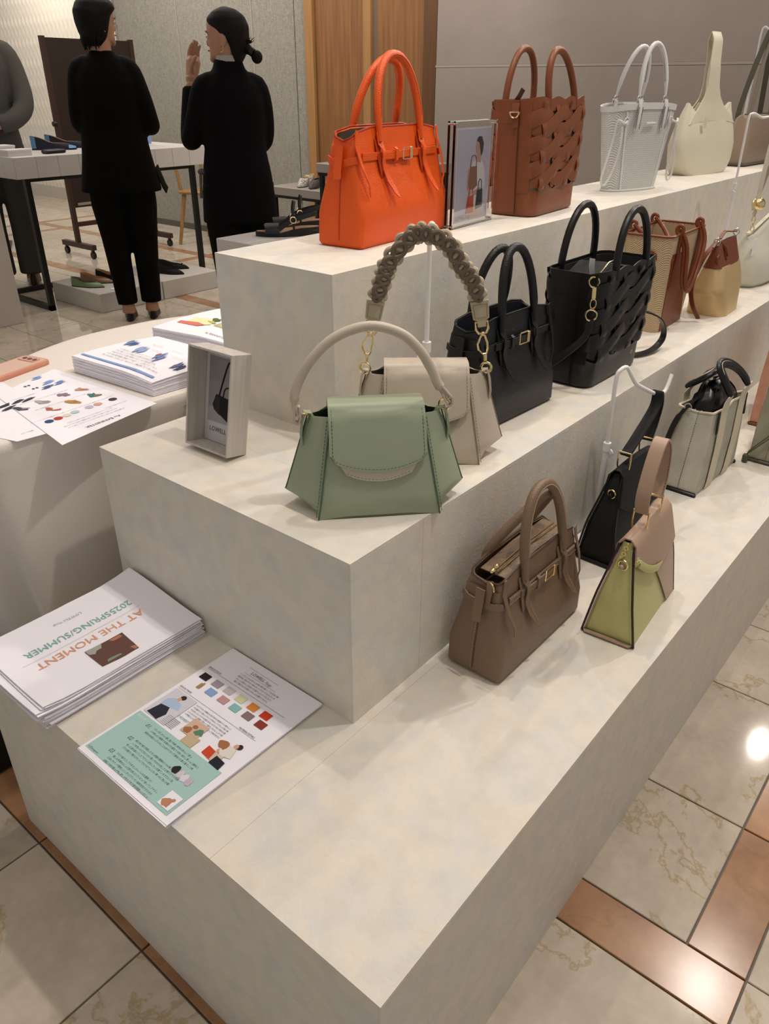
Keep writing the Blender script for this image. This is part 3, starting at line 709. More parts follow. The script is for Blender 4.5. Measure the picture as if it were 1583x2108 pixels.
# ------------------------------------------------------------------ woven bucket totes
def woven_tote(name, label, loc, rz, Wd, Dp, H, TW, TD, hx, hh, m, edge, lin, group=None, strap=False, flean=0.0):
    t = thing(name, label, 'tote bag', loc, rz, group)
    wt = [(0, Wd-.01), (.005, Wd), (H, TW)]; dt = [(0, Dp-.01), (.005, Dp), (H, TD)]
    ringf = lambda z, ins: rrect(prof(wt, z)-2*ins, prof(dt, z)-2*ins, .02, z, 5, side=4)
    zb = H*.26
    rc = .028; ext = .001
    def pos(sv, z, o, sgn=-1):
        """point on the bag wall; sv in 0..1 runs from one gusset round the front (or back) to the other"""
        w, d = prof(wt, z), prof(dt, z); F = w-2*rc; arc = rc*PI/2; Lt = 2*ext+2*arc+F; q = sv*Lt
        if q < ext: x, y, nx, ny = -w/2, -d/2+rc+ext-q, -1, 0
        elif q < ext+arc: a = (q-ext)/rc; x, y = -w/2+rc-rc*math.cos(a), -d/2+rc-rc*math.sin(a); nx, ny = -math.cos(a), -math.sin(a)
        elif q < ext+arc+F: x, y, nx, ny = -w/2+rc+(q-ext-arc), -d/2, 0, -1
        elif q < ext+2*arc+F: a = (q-ext-arc-F)/rc; x, y = w/2-rc+rc*math.sin(a), -d/2+rc-rc*math.cos(a); nx, ny = math.sin(a), -math.cos(a)
        else: x, y, nx, ny = w/2, -d/2+rc+(q-ext-2*arc-F), 1, 0
        return (x+nx*o, (y+ny*o)*(1 if sgn < 0 else -1), z)
    # lower leather band with a wavy top on front and back
    def lowring(z, o):
        return [(x, y, zz) for (x, y, zz) in rrect(prof(wt, z)+2*o, prof(dt, z)+2*o, rc, z, 6, side=8)]
    mb = MB(); zs = [0, .003, .006, H*.08, H*.16, zb*.93]; rings = [lowring(z, 0) for z in zs]
    top = [(x, y, zb+(.007*math.sin((x/TW)*3.2*2*PI) if abs(y) > TD*.3 else 0)) for (x, y, z) in lowring(zb, .0008)]
    mb.loft(rings+[top, [(x*.985, y*.97, z-.001) for x, y, z in top]], True, True); mb.build('base_panel', m, t, angle=50)
    # lining pouch seen through the gaps
    mb = MB(); inner = lambda z, ins: rrect(prof(wt, z)-.007-2*ins, prof(dt, z)-.007-2*ins, .026, z, 5, side=4)
    mb.loft([inner(z, 0) for z in (zb-.01, H*.5, H*.75, H-.006)]+[inner(H-.006, .002), inner(H*.55, .003)], False, True); mb.build('lining', lin, t)
    # solid ends (gussets)
    for s in (-1, 1):
        g = []
        for k in range(7):
            z = lerp(zb*.85, H, k/6); d = prof(dt, z)/2; y0 = d-rc*.62
            g.append([(s*(prof(wt, z)/2+.0012), lerp(-y0-.004, y0+.004, j/6), z) for j in range(7)])
        mb = MB(); mb.sheet(g, .0025, flip=(s < 0)); mb.build('end_panel', m, t, angle=60)
        mb = MB(); mb.tube([(s*(prof(wt, z)/2+.0040), -.016, z) for z in (.004, H*.5, H)], .0007, 5); mb.build('end_seam', edge, t)
        mb = MB(); mb.sheet([[(s*(prof(wt, z)/2+.0030), lerp(-.014, prof(dt, z)/2-.03, j/4), z) for j in range(5)] for z in (.01, H*.3, H*.55, H*.80)], .0015, flip=(s < 0)); mb.build('end_pocket', m, t, angle=60)
    # interlaced wavy strips round front and back
    for sgn in (-1, 1):
        for r_, zc in enumerate((.385, .60, .815)):
            zc *= H
            for ph in (0, 1):
                g = [[], [], [], []]; n = 44
                for k in range(n+1):
                    u = k/n; a = u*2*PI*1.5+PI*ph; zm = zc+.0170*math.sin(a)+(.002 if ph else -.001)
                    tk = min(1, min(u, 1-u)/.07); o = .0002+(.0038+.0026*math.cos(a))*tk; hw = .0158+.0015*abs(math.cos(a))
                    for q, dz in enumerate((-hw, -hw*.4, hw*.4, hw)):
                        g[q].append(pos(u, zm+dz, o+(.0012 if q in (1, 2) else 0), sgn))
                mb = MB(); mb.sheet(g, .002, flip=sgn > 0); mb.build('wavy_strip', m, t, angle=60)
        for c in range(4):
            P = []; SD = []; n = 26; u0 = (c+.62)/4.2
            for k in range(n+1):
                q = k/n; z = lerp(zb*.95, H*.985, q); o = .0034+.0036*math.sin(q*PI*6.4+c*PI+.4)
                P.append(pos(u0, z, o, sgn)); SD.append(Vector(pos(u0+.01, z, 0, sgn))-Vector(pos(u0-.01, z, 0, sgn)))
            mb = MB(); mb.ribbon(P, [.020+.005*math.sin(PI*5*k/n+PI/2+c*PI) for k in range(n+1)], .002, SD); mb.build('upright_strip', m, t, angle=60)
    # scalloped rim at the front, plain rim at the back
    for sgn in (-1, 1):
        mb = MB(); g = []
        for q in range(4):
            g.append([pos(k/40, lerp(H*.91, H+(.007*abs(math.sin(k/40*PI*4)) if sgn < 0 else 0), q/3), .0015, sgn) for k in range(41)])
        mb.sheet(g, .0022, flip=sgn > 0); mb.build('scalloped_rim' if sgn < 0 else 'rear_rim', m, t, angle=60)
    # handles: one at the front, one at the back
    for s in (-1, 1):
        P = handle_arch(hx, H-.01, hh-(.006 if s < 0 and flean else 0), s*(TD/2-.004), s*(TD/2-.010), p=2.1, lean=flean if s < 0 else 0)
        P = [(P[0][0], P[0][1], H-.03)]+P+[(P[-1][0], P[-1][1], H-.03)]
        mb = MB(); mb.tube(P, [.005]+[.0078]*(len(P)-2)+[.005], 12, up=(0, 1, 0)); h = mb.build('handle', m, t)
        mb = MB(); mb.tube([(p[0]*.9, p[1], p[2]-.0072 if 3 < i < len(P)-4 else p[2]) for i, p in enumerate(P)][2:-2], .0008, 5); mb.build('handle_stitching', edge, h, kind='stuff')
    # end D ring on its tab
    x = -TW/2-.004
    if not strap:
        mb = MB(); mb.ribbon([(x, -.008, H-.006), (x-.002, -.008, H-.02), (x+.001, -.008, H-.055)], .017, .0025, (0, 1, 0)); mb.build('ring_tab', m, t)
        mb = MB(); mb.ring((x-.005, -.008, H-.024), .011, .002, (1, 0, 0), arc=.5, a0=PI/2); mb.tube([(x-.005, -.020, H-.024), (x-.005, .004, H-.024)], .002, 8); mb.build('d_ring', GOLD, t)
        mb = MB(); mb.ribbon([(x+.012, .0, H-.004), (x+.006, -.012, H+.008), (x+.002, -.022, H+.022)], .010, .003, (0, 1, 0)); mb.build('pull_tab', edge, t)
    else:
        y = -.045; mb = MB(); mb.ring((x+.004, y, H-.014), .010, .002, (1, .5, 0)); mb.build('d_ring', GOLD, t)
        mb = MB(); mb.tube([(x+.003, y-.003, H-.024), (x-.001, y-.006, H-.045)], .0042, 8); mb.ring((x+.001, y-.005, H-.056), .0095, .0018, (1, .5, 0), sx=.6); mb.ring((x-.003, y-.006, H-.078), .011, .002, (1, .5, 0)); mb.build('clip', GOLD, t)
        P = spline([(x-.002, y-.006, H-.086), (x-.016, y-.004, H*.5), (x-.030, y+.03, H*.33), (x-.026, .03, .04), (x+.005, TD/2+.012, .008), (0, TD/2+.03, .005), (.10, TD/2+.014, .006), (.142, .01, .006), (.158, -.035, .007), (.21, -.055, .009), (.262, -.058, .024), (.268, -.056, .052), (.235, -.05, .085), (.18, -.03, .108), (TW/2+.008, -.0, .125)], 8)
        mb = MB(); mb.ribbon(P, .016, .003, (.35, 1, .25)); mb.build('shoulder_strap', m, t)
        mb = MB(); mb.ribbon([(-TW*.4, 0, H-.03), (0, .01, H-.004), (TW*.35, 0, H-.02)], TD*.7, .003, (0, 1, 0)); mb.build('zip_panel', LININGK, t)
        mb = MB(); mb.tube([(-TW*.42, -.03, H-.024), (-.02, -.02, H+.004), (TW*.05, -.016, H+.003)], .0016, 6); mb.build('zip', GOLD, t)
        mb = MB(); mb.ribbon([(-TW*.4, -.028, H-.015), (-TW*.3, -.01, H+.004), (-TW*.22, 0, H+.014)], .012, .003, (0, 1, .3)); mb.build('zip_pull', m, t)
    # small stamped mark
    text_mesh('stamped_mark', 'LT', .009, GOLD if strap else BROWN_E, t, (TW*.27, -prof(dt, H*.17)/2-.0012, H*.15), rx=PI/2)
    return t
woven_tote('woven_tote', 'cognac brown interlaced leather tote with two arched handles on the top step', (1.469, .731, Z3), math.radians(5.0), .25, .125, .246, .285, .118, .075, .350, BROWN_L, BROWN_E, LININGB, flean=-.035)
woven_tote('woven_tote', 'black interlaced leather tote with shoulder strap on the middle step', (1.249, .420, Z2), math.radians(-.6), .25, .118, .241, .262, .132, .073, .352, BLACKS, BLACKE, LININGK, strap=True)

# ------------------------------------------------------------------ winged flap bags
def flap_bag(name, label, loc, rz, m, edge, thread, tabm, lin, Wd=.184, Dp=.118, H=.150, mw=.276, mh=.027, tw=.196, fw=.138, ft=.1635):
    t = thing(name, label, 'handbag', loc, rz)
    st = [(0, Wd/2), (H, fw/2-.001)]
    mt = [(0, Wd/2+.004), (mh*.5, lerp(Wd/2, mw/2, .62)), (mh, mw/2), (mh*1.3, mw/2-.003), (H, tw/2)]
    dt = [(0, Dp), (mh, Dp*1.0), (H*.6, Dp*.72), (H, Dp*.44)]
    def ringf(z, ins):
        s_, mm, d = prof(st, z)-ins, prof(mt, z)-ins, prof(dt, z)/2-ins
        mm = max(mm, s_+.001); e = .004
        bl = .004*math.sin(PI*min(1, z/H))
        q = [(-s_, -d), (-s_*.5, -d-bl*.8), (0, -d-bl), (s_*.5, -d-bl*.8), (s_, -d), (lerp(s_, mm, .5), -d*.52), (mm-.0006, -.004), (mm, 0), (mm-.0006, .004), (lerp(s_, mm, .5), d*.52)]
        R = q+[(s_, d), (0, d+bl), (-s_, d), (-lerp(s_, mm, .5), d*.52), (-mm+.0006, .004), (-mm, 0), (-mm+.0006, -.004), (-lerp(s_, mm, .5), -d*.52)]
        return [(x, y, z-(.007*(1-abs(y)/d) if z >= H-.001 and abs(x) > s_ else 0)+(0.004 if z < .001 and abs(x) < Wd*.3 else 0)) for x, y in R]
    bag_shell(t, 'body', ringf, [0, .004, mh*.5, mh, mh*1.3]+[lerp(mh*1.3, H, k/6) for k in range(1, 7)], m, lin, th=.003)
    for s in (-1, 1):
        mb = MB(); seam(mb, [(s*(prof(st, z)), -prof(dt, z)/2-.0006, z) for z in [H*k/10 for k in range(11)]], .0013); mb.build('piping', edge, t)
        mb = MB(); seam(mb, [(s*(prof(mt, z)+.0006), 0, z) for z in [mh*1.0+(H-mh)*k/10 for k in range(11)]], .0012); mb.build('piping', edge, t)
    mb = MB()
    for s in (-1, 1):
        stitches(mb, [(s*(prof(st, z)+.004), -prof(dt, z)/2+.0008, z) for z in [.004+H*.94*k/10 for k in range(11)]], .0005)
        stitches(mb, [(s*(prof(mt, z)-.0035), -.0058, z) for z in [mh*1.3+(H-mh*1.3)*k/10 for k in range(11)]], .0005)
        stitches(mb, [(s*lerp(prof(st, H), prof(mt, H), q), -Dp*.22*(1-q)-.0006, H-.004-.007*q) for q in (0, 1)], .0005)
    mb.build('stitching', thread, t, kind='stuff')
    # flap
    fb = H*.60; g = []; sg = []
    yf = lambda z: -prof(dt, z)/2-.004*math.sin(PI*min(1, z/H))-.0025
    path = [(Dp*.22, H*.72), (Dp*.22+.003, H*.95), (Dp*.16, ft-.002), (Dp*.02, ft), (-Dp*.12, ft-.001), (-Dp*.20, H*1.02)]
    path = [tuple(p) for p in [(v.x, v.y) for v in spline([(a, b, 0) for a, b in path], 3)]]
    path += [(yf(z), z) for z in [lerp(H*.98, fb, k/8) for k in range(0, 9)]]
    L = len(path)
    for i, (y, z) in enumerate(path):
        row = []
        for k in range(17):
            u = -1+2*k/16; w = fw/2*(1+.045*(i/(L-1)))
            drop = -.020*(1-u*u)*max(0, (i-L*.45)/(L*.55))**2.0
            rc = (.006*max(0, abs(u)-.86)/.14)*(1 if i == L-1 else 0)
            zz = z+drop+rc; yy = y if drop > -.001 else yf(zz)-.0004
            row.append((u*w, yy, zz))
        g.append(row)
    mb = MB(); mb.sheet(g, .003); fl = mb.build('flap', m, t, angle=60)
    mb = MB(); ins = .0045
    left = [Vector(r[0])+Vector((ins, -.0036, 0)) for r in g[8:-1]]; right = [Vector(r[-1])+Vector((-ins, -.0036, 0)) for r in g[8:-1]]
    bot = [Vector(p)+Vector((0, -.0036, ins)) for p in g[-1][1:-1]]
    stitches(mb, left+bot+list(reversed(right)), .0005); mb.build('flap_stitching', thread, fl, kind='stuff')
    # tab below
    g2 = []
    for q in range(5):
        row = []
        for k in range(13):
            u = -1+2*k/12; zz = lerp(fb+.004, fb-.0275+.012*u*u+(.010*max(0, abs(u)-.85)/.15), q/4)-.004*(1-u*u)
            row.append((u*.058, yf(zz)+.0012, zz))
        g2.append(row)
    mb = MB(); mb.sheet(g2, .0022); tb = mb.build('inner_tab', tabm, t)
    mb = MB(); stitches(mb, [Vector(p)+Vector((0, -.0028, .0035)) for p in g2[-1][1:-1]], .0004); mb.build('tab_stitching', edge, tb, kind='stuff')
    # side loops with rings
    for s in (-1, 1):
        x = s*(tw/2)
        mb = MB(); mb.ribbon([(x-s*.012, .004, H-.02), (x-s*.002, 0, H-.001), (x+s*.006, -.001, H+.001), (x+s*.010, -.002, H-.012), (x+s*.013, -.004, H-.034), (x+s*.012, -.004, H-.048)], [.012, .012, .012, .012, .013, .010], .0035, (0, 1, 0)); mb.build('side_loop', m, t)
        g = [[(s*(fw/2-.004), yy*.9, H-.003+.0), (s*(fw/2+.012), yy*.75, H+.004), (s*(tw/2-.004), yy*.25, H-.002)] for yy in (-Dp*.2, 0, Dp*.2)]
    return t, tw, H
# green bag with ivory tube handle
gb, tw_, H_ = flap_bag('flap_handbag', 'sage green leather flap handbag with ivory top handle, front corner of the middle step', (.462, .396, Z2), math.radians(-43.0), GREEN, GREEN_E, GREEN_S, IVORY, mat('green_lining', '#3d5344', .7))
for s in (-1, 1):
    mb = MB(); mb.ring((s*(tw_/2+.007), -.002, H_+.004-(.006 if s < 0 else 0)), .0085, .002, (.35, 1, 0) if s > 0 else (.2, .4, 1)); mb.build('ring', GOLD, gb)
P = spline([(-.113, -.006, .148), (-.118, -.004, .166), (-.112, 0, .192), (-.092, .002, .226), (-.056, .004, .258), (-.008, .004, .273), (.036, .003, .262), (.064, .001, .238), (.083, 0, .208), (.092, -.002, .188), (.1, -.003, .176), (.108, -.004, .164)], 5)
nP = len(P); R = [.0048 if (i < 6 or i > nP-8) else .0072 for i in range(nP)]
mb = MB(); mb.tube(P, R, 12, up=(0, 1, 0)); mb.build('top_handle', IVORY, gb, label='ivory tubular leather handle')
for i0, s in ((0, -1), (nP-1, 1)):
    p = P[i0]; q = P[8] if s < 0 else P[nP-10]
    mb = MB(); mb.ribbon([q+Vector((s*.003, -.001, 0)), p.lerp(q, .4)+Vector((s*.005, 0, 0)), p+Vector((s*.006, 0, .001)), p+Vector((s*.007, .0, -.008)), p+Vector((s*.001, 0, -.012)), p+Vector((-s*.003, 0, -.004)), p.lerp(q, .4)+Vector((-s*.003, 0, 0))], .013, .003, (0, 1, 0)); mb.build('handle_end', IVORY, gb)
# ivory bag on the hook stand
cb, tw_, H_ = flap_bag('flap_handbag', 'ivory leather flap handbag with braided shoulder handle, behind the green one', (.654, .446, Z2), math.radians(-49.0), IVORY, IVORY_E, IVORY_E, mat('tan_tab', '#8f8072', .5), mat('taupe_lining', '#6d6257', .7))
BRC = mat('cream_cord', '#b5a88e', .5, bump=('noise', 300, .1, .0003)); BRT = mat('taupe_cord', '#6c5e50', .5)
ang = math.radians(-49.0)
def to_local(wx, wy, wz):
    dx, dy = wx-.654, wy-.446; c, s_ = math.cos(-ang), math.sin(-ang); return (c*dx-s_*dy, s_*dx+c*dy, wz-Z2)
for s in (-1, 1):
    x = s*(tw_/2+.004)
    top = Vector((s*.088, 0, .238)); rg = Vector((x, -.002, H_+.004))
    mb = MB(); mb.ring(rg, .0085, .0022, (.3, 1, 0)); mb.build('ring', GOLD, cb)
    dv = (top-rg).normalized(); bs = rg+dv*.012
    mb = MB(); mb.tube([bs, bs+dv*.008, bs+dv*.012], [.0028, .0035, .0028], 8)
    sd = dv.cross(Vector((0, 1, 0))).normalized()
    lp = [bs+dv*.012+sd*.004, bs+dv*.020+sd*.0095, bs+dv*.030+sd*.010, bs+dv*.043+sd*.003, bs+dv*.043-sd*.003, bs+dv*.030-sd*.006, bs+dv*.020-sd*.0055, bs+dv*.012-sd*.003]
    mb.tube(lp, .0017, 7, closed=True, up=(0, 1, 0)); mb.ball(bs+dv*.046, .0035, 8, 6); mb.build('clip', GOLD, cb)
    rc = bs+dv*.054
    mb = MB(); mb.tube([rc+sd*.010+dv*.012, rc+sd*.010, rc+sd*.006-dv*.007, rc-sd*.006-dv*.007, rc-sd*.010, rc-sd*.010+dv*.012], .0022, 7, closed=True, up=(0, 1, 0)); mb.build('square_ring', GOLD, cb)
    a = rc+dv*.004; b = rc+dv*.046
    mb = MB(); mb.ribbon([a, a+dv*.010, a+dv*.013, b-dv*.002, b], [.014, .014, .026, .030, .030], .006, sd); tb = mb.build('end_tab', BRC, cb, label='pale leather end tab of the braid')
    mb = MB(); q = [a+dv*.016+sd*.010, b-dv*.005+sd*.0115, b-dv*.005-sd*.0115, a+dv*.016-sd*.010, a+dv*.016+sd*.010]
    seam(mb, [v+Vector((0, -.0034, 0)) for v in q], .0006); mb.build('tab_seam', IVORY_E, tb)
    if s < 0: bl = b
    else: br = b
apex = Vector((-.006, .006, .368))
path = spline([bl, bl+Vector((.012, 0, .036)), Vector((-.062, .002, .325)), Vector((-.030, .004, .362)), apex, Vector((.030, .004, .352)), Vector((.052, .002, .318)), br+Vector((-.014, 0, .034)), br], 20)
def frame(i):
    T = (path[min(i+1, len(path)-1)]-path[max(i-1, 0)]).normalized(); B = Vector((0, 1, 0)); Nn = T.cross(B).normalized(); return T, Nn, B
npth = len(path); kn = 16
for ci, (m_, amp, ph, r) in enumerate(((BRC, .0130, 0, .0043), (BRC, .0130, PI, .0043), (BRT, .0090, PI/2, .0042), (BRT, .0090, 3*PI/2, .0042))):
    P = []
    M = 320
    for k in range(M+1):
        f = k/M*(npth-1); i = int(f); i2 = min(i+1, npth-1); p = path[i].lerp(path[i2], f-i); T, Nn, B = frame(i)
        a = 2*PI*kn*.5*k/M+ph
        e = min(1, min(k, M-k)/8)
        sq = math.sin(a); sq = math.copysign(abs(sq)**.75, sq)
        P.append(p+Nn*amp*sq*e+B*(.0022*math.cos(a+(PI/2 if ci > 1 else 0)))*e+B*(-.0045 if ci > 1 else .0015)*e)
    mb = MB(); mb.tube(P, r, 8, up=(0, 1, 0)); mb.build('braid_cord', m_, cb, label='taupe braided cord' if ci > 1 else 'cream braided cord')

mb = MB(); mb.tube([p+Vector((0, .003, 0)) for p in path], .0048, 8, up=(0, 1, 0)); mb.build('braid_core', BRC, cb)
# ------------------------------------------------------------------ white hook stands
def hook_stand(label, loc, rz, zj, zt, hook, knob=1, r=.0042):
    t = thing('hook_stand', label, 'display stand', loc, rz, None)
    mb = MB(); mb.box((0, .0, .003), (.12, .07, .005), b=.002); mb.build('base_plate', WHITEMETAL, t)
    mb = MB(); mb.tube([(0, 0, .004), (0, 0, zj)], r*1.55, 10); mb.build('lower_tube', WHITEMETAL, t)
    mb = MB(); mb.tube([(0, 0, zj-.01), (0, 0, zj+.008)], r*1.9, 10); mb.build('collar', WHITEMETAL, t)
    mb = MB(); mb.tube([(0, 0, zj-.02), (-.012*knob, 0, zj-.02)], .003, 8); mb.tube([(-.012*knob, 0, zj-.02), (-.016*knob, 0, zj-.02)], .0095, 12); mb.build('clamp_knob', WHITEMETAL, t)
    mb = MB(); mb.tube(spline([(0, 0, zj)]+hook, 6), r, 10, up=(0, 1, 0)); mb.build('rod_with_hook', WHITEMETAL, t)
    return t
hook_stand('white hook stand holding up the braided handle of the ivory handbag', (.694, .475, Z2), math.radians(-49), .175, 0, [(0, 0, .25), (0, 0, .33), (.0, 0, .362), (.0, -.004, .374), (.003, -.014, .376), (.005, -.02, .362), (.005, -.026, .352), (.006, -.034, .358), (.007, -.036, .374)])
# ------------------------------------------------------------------ trapezoid ring-handle bags
def ring_bag(name, label, loc, rz, Wd, Dp, H, TW, m, m2, piping, lin, hx=.036, twotone=False, strap_top=.36, strapw=.021, lean=0, hook=False):
    t = thing(name, label, 'handbag', loc, rz)
    wt = [(0, Wd), (H*.45, Wd*1.01), (H*.75, lerp(Wd, TW, .55)), (H, TW)]
    dt = [(0, Dp), (H*.5, Dp*.62), (H*.9, Dp*.26), (H, Dp*.22)]
    def ringf(z, ins): return rrect(prof(wt, z)-2*ins, prof(dt, z)-2*ins, .006, z, 3, side=5)
    bag_shell(t, 'body', ringf, [0, .003]+[H*k/12 for k in range(1, 13)], m2, lin, th=.003)
    yf = lambda z: -prof(dt, z)/2
    # front and back leather panels standing proud of the gussets
    for s in (-1, 1):
        g = []
        for k in range(14):
            z = lerp(.0, H, k/13); w = prof(wt, z)/2+.002; row = []
            for j in range(15):
                u = -1+2*j/14; hh = z-(.012*abs(u)**6*(k/13)**6)
                row.append((u*w, s*(abs(yf(hh))+.0005+.004*(1-u*u)*math.sin(PI*z/H)), hh))
            g.append(row)
        mb = MB(); mb.sheet(g, .003, flip=(s > 0)); mb.build('front_panel' if s < 0 else 'back_panel', m2 if (twotone and s < 0) else m, t, angle=60)
    # piping round both end frames
    for s in (-1, 1):
        mb = MB()
        for q in (-1, 1):
            P = [(s*(prof(wt, z)/2+.003), q*(abs(yf(z))+.003), z) for z in [H*(1-k/12)*.97+.002 for k in range(13)]]
            mb.tube(P, .0022, 6)
        mb.tube([(s*(Wd/2+.003), -Dp/2-.003, .003), (s*(Wd/2+.003), 0, .0025), (s*(Wd/2+.003), Dp/2+.003, .003)], .0022, 6); mb.build('edge_piping', piping, t)
        mb = MB(); g = [[(s*(Wd/2+.0035), q*(Dp/2-.0), 0.004), (s*(Wd/2+.0095), q*(Dp/2-.004), .003)] for q in (-1, -.5, 0, .5, 1)]
        mb.sheet(g, .003, flip=s > 0); mb.build('foot_edge', m, t)
    # flap from the back over the top
    fb = H*.56; g = []; path = [(Dp*.12+.003, H*.8), (Dp*.11+.004, H*.97), (Dp*.05, H+.006), (-Dp*.05, H+.006), (-Dp*.11-.004, H*.98)]
    path += [(yf(z)-.006, z) for z in [lerp(H*.94, fb, k/9) for k in range(1, 10)]]
    for i, (y, z) in enumerate(path):
        row = []; f_ = i/(len(path)-1); w = prof(wt, min(z, H))/2+.003
        for k in range(17):
            u = -1+2*k/16; dr = max(0, (i-5)/(len(path)-6))
            # curved lower edge: deep on the right, swept up to the left corner
            cut = dr*(.052*max(0, -u)**1.6+.012*max(0, u)**3) if twotone else dr*.026*abs(u)**2.4
            zz = min(H+.006, z+cut*1.0+dr*.004*0); yy = yf(min(zz, H))-.006 if i >= 5 else y
            wv = w+.001
            row.append((u*(lerp(wv, prof(wt, min(zz, H))/2+.003, .8)), yy-.003*(1-u*u), zz+(0.008*(1-u*u) if i in (2, 3) else 0)))
        g.append(row)
    mb = MB(); mb.sheet(g, .0032); fl = mb.build('flap', m, t, angle=60)
    if twotone:
        # lime strip down the left edge of the flap, nude field on the right of the front
        pth = [Vector(r[0]) for r in g[5:]]+[Vector(v) for v in g[-1][1:10]]; pth = spline(pth, 2)
        sds = [((pth[min(i+1, len(pth)-1)]-pth[max(i-1, 0)]).normalized().cross(Vector((0, 1, 0)))) for i in range(len(pth))]
        sds = [v if v.dot(Vector((1, 0, 1))) > 0 else -v for v in sds]
        mb = MB(); mb.ribbon([p_+v*.0065+Vector((0, -.0040, 0)) for p_, v in zip(pth, sds)], [.014]*(len(pth)-3)+[.011, .007, .003], .0014, sds); mb.build('flap_colour_band', m2, fl, label='lime green band down the flap edge')
        g3 = []
        for k in range(14):
            z = lerp(.003, fb+.03, k/13); w = prof(wt, z)/2+.0015; u0 = .62-.85*(k/13)**1.0; row = []
            for j in range(8):
                u = lerp(u0, 1.0, j/7); row.append((u*w, -(abs(yf(z))+.0042+.004*(1-u*u)*math.sin(PI*z/H)), z))
            g3.append(row)
        mb = MB(); mb.sheet(g3, .0012); mb.build('colour_panel', m, t, label='nude pink panel on the front')
    # rectangular rings and strap handle
    zr = H+.012
    for s in (-1, 1):
        x = s*hx; mb = MB()
        mb.tube(spline([(x-.003, -.013, zr+.026), (x-.003, -.013, zr), (x-.001, -.009, zr-.014), (x, 0, zr-.018), (x-.001, .009, zr-.014), (x-.003, .013, zr), (x-.003, .013, zr+.026)], 3), .0018, 8)
        mb.tube([(x-.003, -.013, zr+.026), (x-.003, .013, zr+.026)], .0018, 8); mb.build('ring', GOLD, t)
    top = strap_top; x1 = hx
    if hook:
        P = spline([(-x1-.002, 0, zr+.020), (-x1*.5+lean*.4, -.002, lerp(zr, top, .45)), (lean*.95-.006, -.002, top-.03), (lean, 0, top), (lean+.012, 0, top-.028), (lean*.75+x1*.5, .002, lerp(zr, top, .45)), (x1-.002, 0, zr+.020)], 8)
    else:
        P = spline([(-x1-.003, 0, zr+.022), (-x1-.012, 0, zr+.06), (-x1*.8, 0, top-.028), (0, 0, top), (x1*.95, 0, top-.028), (x1+.010, 0, zr+.06), (x1-.002, 0, zr+.022)], 8)
    mb = MB(); mb.ribbon(P, strapw, .0045, (0, 1, 0)); st = mb.build('strap_handle', m, t)
    if not hook:
        mb = MB()
        for q in (-1, 1): stitches(mb, [Vector(p)+Vector((0, q*strapw*.42, 0))+((Vector(P[min(i+1, len(P)-1)])-Vector(P[max(i-1, 0)])).normalized().cross(Vector((0, 1, 0))))*-.0026 for i, p in enumerate(P)], .0005)
        mb.build('strap_stitching', TAUPE_D if twotone else BLACKE, st, kind='stuff')
    # end ring and chain
    x = -Wd*.5
    xs = -prof(wt, H*.86)/2-.004
    mb = MB(); mb.ring((xs-.003, -.002, H*.80), .0085, .0018, (1, -.2, 0)); mb.build('d_ring', GOLD, t)
    mb = MB(); mb.ball((xs-.003, -.001, H*.78), .005, sc=(1.2, 1, 1)); mb.build('ring_stud', m, t)
    if twotone:
        mb = MB()
        for k in range(7): mb.ring((xs+.004-.004*math.sin(k*.6), -.002+.001*k, H*.99-.0055*k), .0034, .0007, (1, 0, 0) if k % 2 else (0, 1, 0), 10, 5)
        mb.build('chain', GOLD, t)
    return t
ring_bag('flap_handbag', 'two-tone nude pink and lime leather handbag with flat looped handle', (.848, .097, Z1), math.radians(4), .216, .09, .191, .178, NUDE, LIME, NUDE_E, LININGK, twotone=True, strap_top=.348, strapw=.024)
BLKN = mat('black_nylon', '#0a0a0d', .75)
ring_bag('flap_handbag', 'black handbag hanging by its strap from a hook stand, behind the nude and lime bag', (1.07, .216, Z1), math.radians(-1.4), .226, .085, .19, .15, BLKN, BLKN, BLACKE, LININGK, strap_top=.324, lean=.062, hook=True, hx=.05, strapw=.022)
hook_stand('white hook stand holding the black handbag strap on the lowest step', (1.03, .262, Z1), 0, .225, 0, [(-.004, 0, .30), (-.006, 0, .37), (.0, -.004, .386), (.014, -.01, .388), (.024, -.018, .370), (.038, -.024, .352), (.07, -.032, .334), (.10, -.040, .319), (.135, -.044, .310), (.150, -.046, .315), (.168, -.046, .342)], knob=-1)

